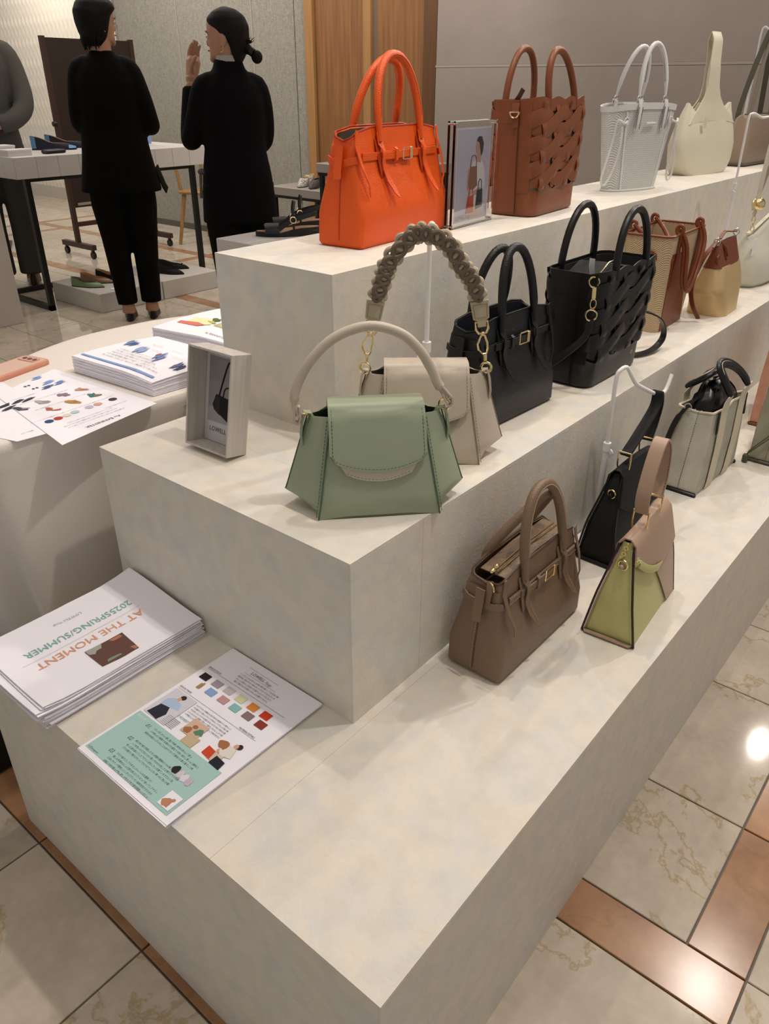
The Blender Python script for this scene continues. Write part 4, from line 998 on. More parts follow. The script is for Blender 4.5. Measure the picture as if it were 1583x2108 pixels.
# ------------------------------------------------------------------ canvas totes
WEB = mat('cream_webbing', '#d6cbb6', .8, bump=('weave', 700, .3, .0004))
CANV = mat('grey_beige_canvas', '#b0ab9b', .85, bump=('weave', 600, .4, .0005), vary=('#bdb9ab', 20, .12))
PINK = mat('salmon_canvas', '#d09a82', .85, bump=('weave', 600, .4, .0005), vary=('#c48d76', 20, .12))
OLIV = mat('olive_grey_canvas', '#8f8b74', .85, bump=('weave', 600, .4, .0005), vary=('#9c9883', 20, .12))
def canvas_tote(label, loc, rz, Wd, Dp, H, TW, TD, m, wrap, trim, inner, hx=.058, hh=.305, charm=False, loose=True, cords=False):
    t = thing('canvas_tote', label, 'tote bag', loc, rz)
    wt = [(0, Wd-.006), (.004, Wd), (H, TW)]; dt = [(0, Dp-.006), (.004, Dp), (H*.55, Dp*1.05), (H, TD)]
    def ringf(z, ins):
        R = []
        for (x, y, zz) in rrect(prof(wt, z)-2*ins, prof(dt, z)-2*ins, .005, z, 3, side=7):
            k = z/H; px = -1 if x < 0 else 1
            pinch = .016*k*max(0, 1-abs(y)/(prof(dt, z)*.45))*(1 if abs(x) > prof(wt, z)*.47 else 0)
            x -= px*pinch; zz -= .012*k**4*(1-abs(y)/(prof(dt, z)/2)) if abs(x) > prof(wt, z)*.42 else 0
            R.append((x, y+.004*k*math.sin(x*60+loc[0]*9), zz))
        return R
    bag_shell(t, 'body', ringf, [0, .002]+[H*k/12 for k in range(1, 13)], m, WEB, th=.003, rim=WEB, rimr=.003)
    mb = MB()
    for s in (-1, 1): stitches(mb, [(s*(prof(wt, z)/2-.012*z/H+.0008), 0, z) for z in [H*k/10 for k in range(11)]], .0006)
    mb.build('end_stitching', trim, t, kind='stuff')
    for s in (-1, 1):
        mb = MB(); mb.box((s*(Wd/2+.0005), 0, .005), (.007, Dp+.006, .010), b=.003); mb.build('end_binding', trim, t)
        mb = MB(); mb.ribbon([(s*(TW/2-.016), -TD/2-.003, H+.001), (s*(TW/2-.016), -TD/2-.004, H-.02), (s*(TW/2-.014), -prof(dt, H*.7)/2-.004, H-.052)], .009, .003, (1, 0, 0)); mb.build('front_tab', trim, t)
    # webbing straps and wrapped handles
    for s in (-1, 1):
        yw = lambda z, o: s*(prof(dt, z)/2+o)
        for sx in (-1, 1):
            x = sx*hx
            mb = MB(); mb.ribbon([(x*.92, s*(Dp/2+.001), .002)]+[(x*(.92+.08*z/H), yw(z, .0035), z) for z in [H*k/8 for k in range(1, 8)]]+[(x, yw(H, .004), H), (x*.99, s*(TD/2+.006), H+.02), (x*.95, s*(TD/2+.010-.01*(s > 0)), lerp(H, hh, .32))], .043, .002, (1, 0, 0)); mb.build('webbing_strap', WEB, t)
        P = []
        for k in range(19):
            a = PI*k/18; P.append((-hx*.95*math.cos(a)-.045*math.sin(a)**2, s*(TD/2+.010)+(.040*math.sin(a) if s < 0 else -.05*math.sin(a)), lerp(H, hh, .32)+(hh-lerp(H, hh, .32))*math.sin(a)*(1 if s < 0 else .62)))
        mb = MB(); mb.tube(P, [.009]+[.0125]*17+[.009], 12, up=(0, 1, 0), flat=.62); h = mb.build('handle_wrap', wrap, t)
        mb = MB(); mb.ribbon([(p[0]*1.07, p[1], p[2]+.006*math.sin(PI*k/18)) for k, p in enumerate(P)], .010, .002, (0, 1, 0)); mb.build('handle_lining', WEB, h)
    # crumpled inner pouch
    if inner:
        rings = []
        for k in range(9):
            q = k/8; z = lerp(H-.03, H+.048, q); sc = (1-.55*q**2.2); R = []
            for i, (x, y, zz) in enumerate(rrect((TW-.03)*sc, (TD-.018)*(1-.55*q**2), .02, z, 5, side=5)):
                n_ = noise.noise(Vector((x*45+loc[0], y*45, z*50)))*.010*q; R.append((x+n_-.01*q, y+n_*.8+.006*math.sin(i*1.9)*q, zz+n_))
            rings.append(R)
        mb = MB(); mb.loft(rings, False, True); mb.build('inner_pouch', inner, t, angle=80)
    # side strap with tag
    x = -TW/2-.002
    if charm:
        mb = MB(); mb.ribbon(spline([(x+.05, .0, H+.028), (x+.02, .02, H+.012), (x-.004, .035, H-.018), (x-.016, .042, H-.045), (x-.026, .046, H-.078)], 4), [.010]*9+[.016]*8, .003, (.5, 1, 0)); mb.build('draw_tab', trim, t)
        mb = MB()
        for o_ in (-.004, .004): mb.tube([(x-.026, .046+o_, H-.076), (x-.030, .047, H-.105), (x-.031, .047, H-.118)], .0013, 6)
        mb.build('tag_cord', trim, t)
        mb = MB(); mb.box((x-.032, .047, H-.132), (.005, .017, .024), b=.001); mb.build('hang_tag', trim, t)
        mb = MB(); mb.ring((x+.004, .024, H+.0), .008, .0012, (1, 0, 0)); mb.build('ring', SILVER, t)
    if cords:
        mb = MB()
        for o_ in (0, .008): mb.tube(spline([(x+.03, -TD/2-.01, H+.03), (x+.01, -Dp/2-.012+o_, H*.8), (x-.015, -.02+o_, H*.45), (x-.03, .03+o_*.6, .04), (x-.032, .042, .024)], 5), .0019, 6)
        mb.build('draw_cord', trim, t)
        mb = MB(); mb.box((x-.033, .044, .012), (.012, .014, .022), b=.002); mb.build('cord_end', trim, t)
    return t
canvas_tote('grey-beige canvas tote with black wrapped handles and crumpled black inner pouch', (1.504, .204, Z1), math.radians(-2.2), .26, .088, .205, .205, .085, CANV, BLACKS, BLACKS, mat('black_satin', '#0c0c0d', .3), charm=True)
canvas_tote('olive-grey canvas tote with drawcords, cut by the right edge', (1.79, .090, Z1), math.radians(-1), .235, .085, .235, .20, .08, OLIV, mat('olive_leather', '#4c4b3a', .45), mat('olive_leather', '#4c4b3a', .45), None, hh=.31, cords=True)
canvas_tote('salmon pink canvas tote with tan wrapped handle, cut by the right edge', (2.06, .165, Z1), 0, .26, .09, .255, .25, .088, PINK, mat('tan_leather', '#7c451f', .42), mat('tan_leather', '#7c451f', .42), None, hh=.34)

# ------------------------------------------------------------------ gold pouch bag
GOLDF = mat('muted_gold_leather', '#cfb282', .42, metal=.25, bump=('noise', 120, .25, .001))
COGN = mat('rust_leather', '#743a1e', .42, bump=('noise', 500, .15, .0004))
def soft_ring(w, d, z, seed, amp, pinch=0.0, n=40, p=3.2):
    R = []
    for i in range(n):
        a = 2*PI*i/n-PI*.75; c, s_ = math.cos(a), math.sin(a)
        x = w/2*math.copysign(abs(c)**(2/p), c); y = d/2*math.copysign(abs(s_)**(2/p), s_)
        nn = noise.noise(Vector((c*1.6+seed, s_*1.6, z*9)))*amp+noise.noise(Vector((c*5+seed, s_*5, z*5)))*amp*.5
        R.append((x*(1+nn/(w/2)), y*(1+nn/(d/2))-pinch*0, z))
    return R
t = thing('pouch_handbag', 'muted gold soft leather pouch bag with rust brown zip top', 'handbag', (1.985, .396, Z2), math.radians(2))
mb = MB(); mb.loft([soft_ring(lerp(.175, .245, min(1, q*1.3)) if q < .5 else lerp(.245, .205, (q-.5)*2), lerp(.112, .055, q**1.3), .135*q, 3, .006, p=4) for q in [0, .03]+[k/10 for k in range(1, 11)]]); mb.build('body', GOLDF, t, angle=70)
mb = MB(); mb.loft([soft_ring(lerp(.207, .178, q), lerp(.058, .014, q), .132+.062*q, 3, .001, p=4) for q in (0, .25, .5, .75, .95, 1)]); mb.build('top_band', COGN, t, angle=70)
mb = MB(); mb.tube([(-.088, 0, .195), (0, 0, .197), (.088, 0, .195)], .0022, 6); mb.build('zip', SILVER, t)
mb = MB(); mb.ribbon([(-.06, -.004, .196), (-.045, -.014, .180), (-.036, -.020, .158)], .007, .002, (0, 1, .4)); mb.ribbon([(-.06, -.004, .196), (-.052, -.018, .176), (-.048, -.024, .15)], .006, .002, (1, .3, 0)); mb.build('zip_pull', COGN, t)
mb = MB(); mb.tube([(-.094, -.012, .158), (-.094, -.016, .158)], .012, 14); mb.build('round_charm', COGN, t)
for x, z in ((-.088, .192), (.088, .196)):
    mb = MB(); mb.ring((x, 0, z+.008), .008, .0016, (1, 0, 0)); mb.ring((x+.008, 0, z+.012), .006, .0014, (0, 1, 0)); mb.build('ring', SILVER, t)
mb = MB(); mb.ribbon(spline([(.080, 0, .208), (.02, .0, .214), (-.03, 0, .220), (-.07, 0, .206)], 5), .010, .003, (0, 1, 0)); mb.build('grab_strap', COGN, t)
mb = MB(); mb.ribbon(spline([(-.092, 0, .200), (-.14, .012, .165), (-.172, .02, .10), (-.172, .01, .05), (-.158, -.01, .008)], 6), .014, .003, (.3, 1, 0)); mb.build('long_strap', COGN, t)
mb = MB(); mb.tube([(-.088, 0, .2), (-.115, 0, .188)], .003, 6); mb.build('strap_clip', SILVER, t)
# ------------------------------------------------------------------ jute tote
JUTE = herringbone('herringbone_jute', '#a38b6b', '#d0b794', sc=190, amp=.008, per=.02, rough=.85)
t = thing('jute_tote', 'herringbone jute and rust brown leather open tote behind the black woven tote', 'tote bag', (1.735, .478, Z2), math.radians(2))
Wj, Dj, Hj = .20, .105, .245
jr = lambda z, i: rrect(lerp(Wj, .265, z/Hj)-2*i, lerp(Dj, .125, z/Hj)-2*i, .018, z, 4, side=5)
bag_shell(t, 'body', jr, [0, .004]+[Hj*k/8 for k in range(1, 9)], JUTE, mat('jute_lining', '#a8906f', .9), th=.003, rim=COGN, rimr=.0035, depth=.2)
def jsheet(u0, u1, z0, z1, s=-1, o=.002, n=7, m_=9):
    g = []
    for k in range(m_):
        z = lerp(z0, z1, k/(m_-1)); w = lerp(Wj, .265, z/Hj)/2; d = lerp(Dj, .125, z/Hj)/2
        g.append([(lerp(u0(k/(m_-1)), u1(k/(m_-1)), j/(n-1))*w, s*(d+o), z) for j in range(n)])
    return g
for s in (-1, 1):
    mb = MB(); mb.sheet(jsheet(lambda q: -.80, lambda q: .80-.75*q, .002, Hj*.82, s), .0022, flip=s > 0); mb.build('leather_panel', COGN, t, angle=60)
    for sx in (-1, 1):
        x = sx*.075
        mb = MB(); mb.ribbon([(x, s*(.0525+.006), .11), (x, s*(.0625+.0035), Hj*.8), (x, s*(.0625+.004), Hj+.006)], .015, .0035, (1, 0, 0)); mb.ring((x, s*.060, Hj+.012), .010, .0045, (1, .1, 0), 16, 8, sx=.8); mb.build('handle_loop', COGN, t)
P = spline([(-.075, -.058, Hj+.015), (-.066, -.078, Hj-.03), (-.052, -.084, Hj-.11), (-.015, -.085, Hj-.145), (.03, -.085, Hj-.10), (.066, -.08, Hj-.03), (.075, -.06, Hj+.015)], 6)
for o_ in (-.0045, .0045):
    mb = MB(); mb.tube([(p.x, p.y+o_, p.z) for p in P], .0048, 8); mb.build('handle', COGN, t)
P = spline([(-.075, .058, Hj+.015), (-.07, .03, Hj-.01), (-.03, .0, Hj-.03), (.03, .0, Hj-.03), (.07, .03, Hj-.01), (.075, .058, Hj+.015)], 6)
mb = MB(); mb.tube(P, .006, 8); mb.build('handle', COGN, t)
mb = MB(); mb.ribbon([(-.138, 0, Hj-.05), (-.142, -.0, Hj-.03), (-.125, -.03, Hj-.05), (-.10, -.064, Hj-.06)], .013, .003, (0, 0, 1)); mb.build('side_belt', COGN, t)
mb = MB(); mb.ball((-.12, -.045, Hj-.05), .005); mb.build('stud', SILVER, t)

# ------------------------------------------------------------------ slouchy white bag hanging from wide strap
SOFTW = mat('soft_white_leather', '#cbc9b9', .5, bump=('noise', 60, .3, .002))
t = thing('slouch_handbag', 'soft greyish white slouchy bag with wide strap and gold ball, right edge', 'handbag', (2.46, .440, Z2), math.radians(0))
zt = lambda x: .155+.045*max(0, x/.15+.2)
rings = []
for q in [0, .04, .12, .25, .4, .55, .7, .85, .95, 1]:
    w = prof([(0, .26), (.15, .31), (.5, .30), (1, .235)], q); d = prof([(0, .12), (.15, .15), (.5, .12), (1, .018)], q)
    rings.append([(x, y, z*(zt(x))/.17) for x, y, z in soft_ring(w, d, .17*q, 8, .008 if q > 0 else 0, p=3)])
mb = MB(); mb.loft(rings); mb.build('body', SOFTW, t, angle=80)
mb = MB(); mb.ribbon([(-.118, 0, .162), (-.05, 0, .172), (.03, 0, .188), (.118, 0, .205)], .012, .003, (0, 1, 0)); mb.build('top_edge', CREAML, t)
mb = MB(); mb.ribbon(spline([(-.128, -.01, .215), (-.126, -.01, .26), (-.11, -.006, .36), (-.07, 0, .48), (-.05, .0, .50), (-.03, 0, .48)], 6), [.020]*3+[.036]*28, .004, (1, 0, .0)); mb.build('wide_strap', mat('cream_strap', '#cdc6b4', .6), t)
mb = MB(); mb.ribbon(spline([(.015, .035, .215), (.02, .03, .26), (.015, .01, .38), (.0, .0, .495)], 6), .034, .004, (1, 0, 0)); mb.build('rear_strap', mat('tan_grey_strap', '#a59a86', .6), t)
mb = MB(); mb.ball((-.128, -.014, .252), .0200, 24, 16); mb.build('gold_ball', GOLD, t)
mb = MB(); 
for k, (r_, zz) in enumerate(((.0085, .206), (.0075, .192), (.0085, .178))): mb.ring((-.126+.004*k, -.010, zz), r_, .0014, (0, 1, 0) if k % 2 else (1, .4, 0), sx=.6)
mb.build('chain_link', GOLD, t)
mb = MB(); mb.ring((.018, .03, .205), .012, .0018, (.3, 1, 0), sx=.7); mb.tube([(.0, .03, .225), (.036, .03, .225)], .0018, 6); mb.build('rear_clip', GOLD, t)
mb = MB(); mb.box((-.128, -.03, .125), (.022, .0012, .05), b=.0004); mb.build('price_tag', PAPER, t)
hook_stand('white hook stand holding the wide strap of the greyish white slouchy bag', (2.31, .50, Z2), 0, .30, 0, [(0, 0, .40), (0, 0, .485), (.008, -.004, .498), (.03, -.010, .496), (.06, -.02, .487), (.10, -.035, .49), (.15, -.055, .494), (.18, -.06, .50), (.19, -.06, .52)], r=.0035)

# ------------------------------------------------------------------ white perforated bucket bag
MESH = herringbone('white_chevron_perforated', '#a4a2a1', '#e2e1df', sc=180, amp=.008, per=.015, rough=.5, lo=.12, hi=.40, bump=.6)
PIPE = mat('dark_edge_paint', '#5a5350', .5)
t = thing('bucket_bag', 'white perforated chevron bucket bag with twin white tube handles and drawcords', 'handbag', (2.055, .736, Z3), math.radians(-17))
Hm = .232
def mr(z, ins, w=None):
    q = z/Hm; ww = lerp(.205, .285, q**.9)-2*ins; dd = lerp(.072, .095, q)-2*ins; R = []
    for i in range(40):
        a = 2*PI*i/40-PI/2; c, s_ = math.cos(a), math.sin(a); p = 2.6
        x = ww/2*math.copysign(abs(c)**(2/p), c); y = dd/2*math.copysign(abs(s_)**(2/p), s_)
        dz = -.010*(abs(x)/(ww/2))**3*q**4-(.008*math.cos(x/ww*4*PI)*q**8 if True else 0)*0
        R.append((x, y, z+dz))
    return R
bag_shell(t, 'body', mr, [0, .004]+[Hm*k/12 for k in range(1, 13)], MESH, mat('white_lining', '#b3b0b4', .8), th=.002)
mb = MB(); mb.loft([mr(z, -.0018) for z in (Hm-.062, Hm-.05, Hm-.02, Hm)]+[mr(Hm, .001)], False, False, True)
tp = [mr(Hm, -.0018), mr(Hm-.016, -.0022)]
mb = MB(); mb.loft([mr(Hm-.016, -.0025), mr(Hm+.001, -.0025), mr(Hm+.001, .001), mr(Hm-.016, .001)], False, False); mb.build('top_band', WHITEL, t)
mb = MB(); mb.tube(mr(.003, -.0015), .003, 7, closed=True); mb.build('base_piping', WHITEL, t)
mb = MB()
for i in (4, 16, 24, 36): mb.ribbon([Vector(mr(z, -.0012)[i]) for z in (.004, Hm*.3, Hm*.6, Hm-.02)], .006, .0014, (1, 0, 0))
mb.build('side_binding', WHITEL, t)
for s in (-1, 1):
    y0 = s*.0475
    for sx in (-1, 1):
        x = sx*.055
        mb = MB(); mb.ribbon([(x, s*(.046), Hm-.068), (x, s*.0505, Hm-.05), (x, s*.052, Hm-.01), (x, s*.047, Hm+.008), (x, s*.040, Hm+.004), (x, s*.042, Hm-.012)], .014, .003, (1, 0, 0)); mb.build('handle_loop', WHITEL, t)
        mb = MB(); mb.tube([(x-.0075, s*.051, Hm-.066), (x-.0075, s*.054, Hm-.01)], .0009, 5); mb.tube([(x+.0075, s*.051, Hm-.066), (x+.0075, s*.054, Hm-.01)], .0009, 5); mb.build('loop_edge', PIPE, t)
        mb = MB(); mb.ring((x, s*.042, Hm+.012), .0065, .0015, (0, 1, .2)); mb.build('ring', SILVER, t)
    P = handle_arch(.055, Hm+.016, .378 if s < 0 else .372, s*.042, s*.022, lean=.010, p=2.05)
    mb = MB(); mb.tube(P, [.003, .0045]+[.0062]*(len(P)-4)+[.0045, .003], 10, up=(0, 1, 0)); h = mb.build('handle', WHITEL, t)
    mb = MB(); mb.tube([(p[0]*.88+.001, p[1]-.001, p[2]-.004) for p in P[2:-2]], .0009, 5); mb.build('handle_edge', PIPE, h)
for s in (-1, 1):
    for q, x in enumerate((s*.095, s*.128)):
        zz = Hm-.045; yq = -.043 if q == 0 else -.012
        mb = MB(); mb.ring((x, yq, zz), .0085, .0022, (0, 1, 0) if q == 0 else (s, -.5, 0)); mb.build('eyelet', WHITEL, t)
    mb = MB()
    P = spline([(s*.095, -.046, Hm-.045), (s*.112, -.052, Hm-.05), (s*.128, -.040, Hm-.044), (s*.132, -.036, Hm-.09), (s*.150, -.034, .075), (s*.155, -.03, .035), (s*.138, -.03, .022), (s*.120, -.038, .06), (s*.116, -.050, .12), (s*.118, -.05, Hm-.06)], 6)
    mb.tube(P, .003, 8); mb.build('draw_cord', WHITEL, t)
mb = MB(); mb.tube([(-.02, -.0505, Hm-.052), (.02, -.0505, Hm-.052)], .003, 8); mb.build('toggle', WHITEL, t)

# ------------------------------------------------------------------ cream hobo tote
t = thing('hobo_tote', 'smooth cream leather slouchy tote with one wide shoulder loop on the top step', 'tote bag', (2.695, .757, Z3), math.radians(-10))
rings = []
Hh = .225
for q in [0, .02, .08, .18, .3, .42, .55, .68, .8, .9, 1]:
    w = prof([(0, .27), (.12, .325), (.4, .37), (.7, .335), (1, .285)], q); d = prof([(0, .10), (.15, .105), (.5, .09), (1, .03)], q)
    R = soft_ring(w, d, Hh*q, 14, .004 if q > 0 else 0, p=3.4)
    # top edge dips between the strap and the sides
    rings.append([(x, y, z+(-.028*math.sin(min(1, max(0, (abs(x)-.05)/.09))*PI)*q**5)) for x, y, z in R])
mb = MB(); mb.loft(rings, True, False); 
inner = [[(x*.985, y*.85, z-.003) for x, y, z in rings[-1]], [(x*.9, y*.8, z-.07) for x, y, z in rings[-1]]]
mb.loft([rings[-1]]+inner, False, True); mb.build('body', CREAML, t, angle=80)
for s in (-1, 1):
    g = []
    for k in range(26):
        q = k/25; z = lerp(Hh-.055, .432, q**.9); w = prof([(Hh-.055, .150), (Hh-.03, .118), (Hh-.008, .080), (Hh+.015, .054), (Hh+.05, .038), (.36, .031), (.432, .028)], z)
        xc = prof([(Hh-.06, 0), (Hh, -.018 if s < 0 else .016), (.34, -.045 if s < 0 else .0), (.432, -.040)], z)
        yy = s*prof([(Hh-.055, .027), (Hh, .020), (.33, .022), (.41, .014), (.432, .0012)], z)
        g.append([(xc+w*u, yy+s*.003*(1-u*u), z-.010*u*u*max(0, 1-q*5)) for u in (-1, -.6, -.2, .2, .6, 1)])
    mb = MB(); mb.sheet(g, .003, flip=s > 0); mb.build('shoulder_strap', CREAML, t, angle=70)
mb = MB(); mb.box((-.085, -.046, .165), (.018, .0016, .034)); mb.build('leather_patch', CREAML, t)

# ------------------------------------------------------------------ beige shoulder bag far right
BEI = mat('beige_taupe_leather', '#9a8574', .45, bump=('noise', 400, .12, .0004)); BEID = mat('grey_taupe_strap', '#7d7163', .5); OLV = mat('dark_olive_strap', '#504c3e', .5)
t = thing('shoulder_bag', 'beige zipped shoulder bag with long straps behind the cream tote', 'handbag', (3.20, .735, Z3), math.radians(-4))
mb = MB(); mb.loft([rrect(w, d, .02, z, 4, side=4) for w, d, z in ((.30, .075, .002), (.31, .085, .008), (.31, .08, .09), (.305, .06, .165), (.295, .04, .178))]); mb.build('body', BEI, t, angle=60)
mb = MB(); mb.tube([(-.13, 0, .180), (0, 0, .181), (.13, 0, .180)], .002, 6); mb.build('zip', OLV, t)
mb = MB(); mb.tube(rrect(.315, .09, .02, .006, 4), .003, 6, closed=True); mb.build('base_piping', OLV, t)
for s, m_ in ((-1, BEID), (1, OLV)):
    mb = MB(); mb.ribbon(spline([(-.14, s*.02, .15), (-.135, s*.022, .20), (-.10, s*.015, .32), (-.055, s*.008, .42), (-.03, s*.004, .462), (-.006, s*.006, .45), (.03, s*.012, .34), (.07, s*.02, .20), (.075, s*.02, .15)], 5), .020, .003, (0, 1, 0) if s > 0 else (.6, 1, .2)); mb.build('long_strap', m_, t)
hook_stand('white hook stand holding the long straps of the beige shoulder bag', (3.17, .775, Z3), 0, .29, 0, [(0, 0, .36), (0, 0, .45), (.0, -.008, .468), (.0, -.022, .462), (.0, -.035, .452), (.0, -.048, .470)], r=.0035)
t = thing('dust_pouch', 'small brown pouch lying flat behind the white bucket bag', 'pouch', (2.30, .80, Z3), .4)
mb = MB(); mb.loft([soft_ring(w, d, z, 5, .003 if z > .001 else 0, p=3) for w, d, z in ((.17, .08, 0), (.18, .085, .012), (.14, .06, .035), (.05, .02, .045))]); mb.build('body', mat('brown_suede', '#6d5c4a', .9), t)
mb = MB(); mb.tube(spline([(-.06, -.02, .03), (-.11, -.03, .012), (-.09, -.04, .004)], 5), .002, 6); mb.build('cord', mat('brown_suede', '#6d5c4a', .9), t)
# ------------------------------------------------------------------ printed papers
INK = mat('black_ink', '#4a4648', .7); INKG = mat('grey_ink', '#8d8990', .7); MINT = mat('mint_print', '#a9cfca', .6); WINK = mat('white_ink', '#eef3f3', .6)
def ink(n, c): return mat('ink_'+n, c, .65, spec=.3)
def blob(cx, cy, w, h, rz=0, n=14, seed=0, am=.0):
    P = []
    for i in range(n):
        a = 2*PI*i/n; k = 1+am*noise.noise(Vector((math.cos(a)*1.5+seed, math.sin(a)*1.5, seed)))*2
        x, y = w/2*k*math.cos(a), h/2*k*math.sin(a); P.append((cx+x*math.cos(rz)-y*math.sin(rz), cy+x*math.sin(rz)+y*math.cos(rz)))
    return P
def rect(x0, y0, x1, y1): return [(x0, y0), (x1, y0), (x1, y1), (x0, y1)]
def tf(poly, ox, oy, rz, s=1):
    c, q = math.cos(rz), math.sin(rz); return [(ox+s*(x*c-y*q), oy+s*(x*q+y*c)) for x, y in poly]
JP = 'バッグの新しい季節の色と素材を楽しむためのコレクションです軽やかに持てるかたち'
def LM(o): return Matrix.LocRotScale(o.location, o.rotation_euler, o.scale)
def jtext(n, seed=0):
    r = random.Random(seed); return ''.join(r.choice(JP) for _ in range(n))

# ---- colour flyer stack on the lowest step
# stack of flyers: sheets as parts, print as sub-parts of the top sheet
t = thing('flyer_stack', 'thin stack of colour-swatch flyers with mint green lower half, near the front edge', 'flyers', (-.006, .575, Z1), -PI/2)
mm = .001
top = None
for k in range(5):
    ox, oy, rr = random.uniform(-.0025, .0025), random.uniform(-.0015, .002), random.uniform(-.006, .006)
    if k == 4: ox = oy = rr = 0
    z = .0006+k*.0013
    g = []
    for i in range(7):
        g.append([(*tf([(.213*j/5, .297*i/6)], ox, oy, rr)[0], z+.0006*math.sin(i*.9+k)*(1 if k < 4 else 0)) for j in range(6)])
    mb = MB(); mb.sheet(g, .0005); top = mb.build('flyer', PAPER, t, smooth=False)
FZ = .0006+4*.0013+.0006
fl_ = top
decal('mint_panel', MINT, fl_, [rect(5*mm, 9*mm, 200*mm, 104*mm)], FZ)
FZ2 = FZ+.0003
LAY = [0]
def fdec(n, m, polys):
    for p in polys:
        LAY[0] += 1; decal(n, m, fl_, [[(x*mm, y*mm) for x, y in p]], FZ2+LAY[0]*.00001, t=.00006)
sw = [((22, 219), '#2a1e26'), ((51, 220), '#a79da8'), ((78, 222), '#cfc6cb'), ((107, 221), '#dfe0b4'), ((136, 221), '#e08a3c'), ((165, 221), '#cc3a20'), ((58, 201), '#8fa9d8'), ((87, 202), '#c59896'), ((115, 202), '#8bc0c0'), ((144, 203), '#8a7478'), ((173, 203), '#8f3a2c')]
for (x, y), c in sw: fdec('colour_swatch', ink(c, c), [rect(x-9, y-7, x+9, y+7)])
fdec('colour_swatch', ink('trench', '#b08a5e'), [blob(34, 200, 7, 14, am=.3), rect(29, 193, 31.5, 206)])
text_mesh('logo_text', 'LOWELL', 8.5*mm, INK, fl_, (74*mm, 271*mm, FZ2), sx=.9, spacing=1.1)
text_mesh('logo_text', 'Things', 8*mm, INKG, fl_, (106*mm, 270*mm, FZ2), shear=.5, sx=.75)
fdec('rule', INKG, [rect(60, 281, 130, 281.4), rect(64, 267, 138, 267.4), rect(8, 236, 190, 236.5), rect(8, 175, 192, 175.5)])
for k in range(4): text_mesh('printed_text', jtext(24-k, k), 4.2*mm, INK, fl_, (105*mm, (260-6.2*k)*mm, FZ2), ax='CENTER', sx=.9)
text_mesh('printed_text', 'SEASON COLOR', 5*mm, INK, fl_, (7*mm, 238*mm, FZ2), sx=.8); text_mesh('printed_text', 'SEASON THEME', 5*mm, INK, fl_, (7*mm, 178*mm, FZ2), sx=.8)
text_mesh('printed_text', 'MATERIAL/DETAILS', 5*mm, INK, fl_, (152*mm, 177*mm, FZ2), sx=.8)
for k in range(5): text_mesh('printed_text', jtext(24, 10+k), 3.8*mm, INK, fl_, (64*mm, (166-5.6*k)*mm, FZ2), sx=.9)
fdec('photo_background', ink('lav', '#d9d7e2'), [rect(8, 108, 60, 172)])
fdec('printed_figure', ink('hair', '#3a2a24'), [blob(36, 164, 11, 10)]); fdec('printed_figure', ink('skin', '#d8a98f'), [blob(33, 157, 8, 10)])
fdec('printed_figure', ink('shirt', '#b4c8e4'), [[(16, 148), (26, 156), (46, 152), (52, 140), (34, 136), (16, 132)]]); fdec('printed_figure', ink('jeans', '#2b2d3c'), [[(18, 134), (36, 137), (44, 124), (40, 108), (14, 110)]])
text_mesh('printed_title', 'AT THE MOMENT', 6.5*mm, ink('tealtext', '#6fa9b4'), fl_, (44*mm, 133*mm, FZ2), shear=.3, sx=.78)
for k in range(7): fdec('printed_lines', INKG, [rect(48, 110+2.8*k, 76, 110.8+2.8*k)])
fdec('bag_photo', ink('bagp', '#d9b9a2'), [rect(86, 118, 120, 148)]); fdec('printed_bag', ink('tanbag', '#a8714c'), [blob(96, 125, 16, 12, am=.2), blob(101, 136, 10, 8)]); fdec('printed_bag', ink('grnbag', '#5e8a70'), [blob(115, 132, 18, 11, .4, am=.3)])
fdec('material_photo', ink('gritty', '#cbb594'), [rect(104, 104, 128, 124)])
fdec('printed_figure', ink('hair', '#3a2a24'), [blob(184, 152, 10, 10)]); fdec('printed_figure', ink('skin', '#d8a98f'), [blob(179, 149, 8, 10), blob(165, 128, 8, 8)])
fdec('printed_figure', ink('sweater', '#e8e0d8'), [[(166, 146), (184, 145), (190, 128), (172, 122), (162, 132)]]); fdec('printed_figure', ink('pale skirt', '#d8c3b4'), [rect(160, 108, 180, 124)])
fdec('printed_bag', ink('tanbag', '#a8714c'), [blob(162, 140, 22, 14, -.2, am=.2)]); fdec('printed_bag', ink('redbag', '#cf4a2c'), [[(146, 126), (163, 124), (166, 108), (147, 110)]]); fdec('printed_bag', ink('navybag', '#1f2230'), [[(170, 120), (190, 118), (192, 103), (170, 104)]])
text_mesh('printed_text', 'PICK UP!', 6*mm, WINK, fl_, (9*mm, 95*mm, FZ2), sx=.9, shear=.3)
for k, yy in enumerate((92, 60, 28)):
    text_mesh('printed_number', '0%d.' % (k+1), 10*mm, INK, fl_, (38*mm, (yy-3)*mm, FZ2), shear=.35, sx=.9)
    for q in range(4 if k else 3): text_mesh('printed_text', jtext(30-(6 if q == 0 else 0)-k, 30+10*k+q), 4.4*mm, INK, fl_, ((54-4*(q > 1))*mm, (yy+1-6.6*q)*mm, FZ2), sx=.86)
text_mesh('printed_text', '公式Instagram', 4.6*mm, INK, fl_, (8*mm, 11*mm, FZ2), sx=.9)
for x, w, c in ((146, 14, '#26242c'), (158, 11, '#d9ccd6'), (168, 13, '#e3dce6'), (178, 12, '#c9b6cf')):
    fdec('printed_bag', ink(c, c), [blob(x, 66-(x-146)*.1, w, 13, am=.2)])
fdec('photo_card', PAPER, [rect(172, 14, 196, 40)]); fdec('printed_bag', ink('tanbag2', '#c08a6a'), [blob(183, 22, 18, 13, am=.25), blob(188, 30, 6, 6)])
text_mesh('printed_text', 'MATIE', 6.5*mm, INK, fl_, (175*mm, 33*mm, FZ2), sx=.85)
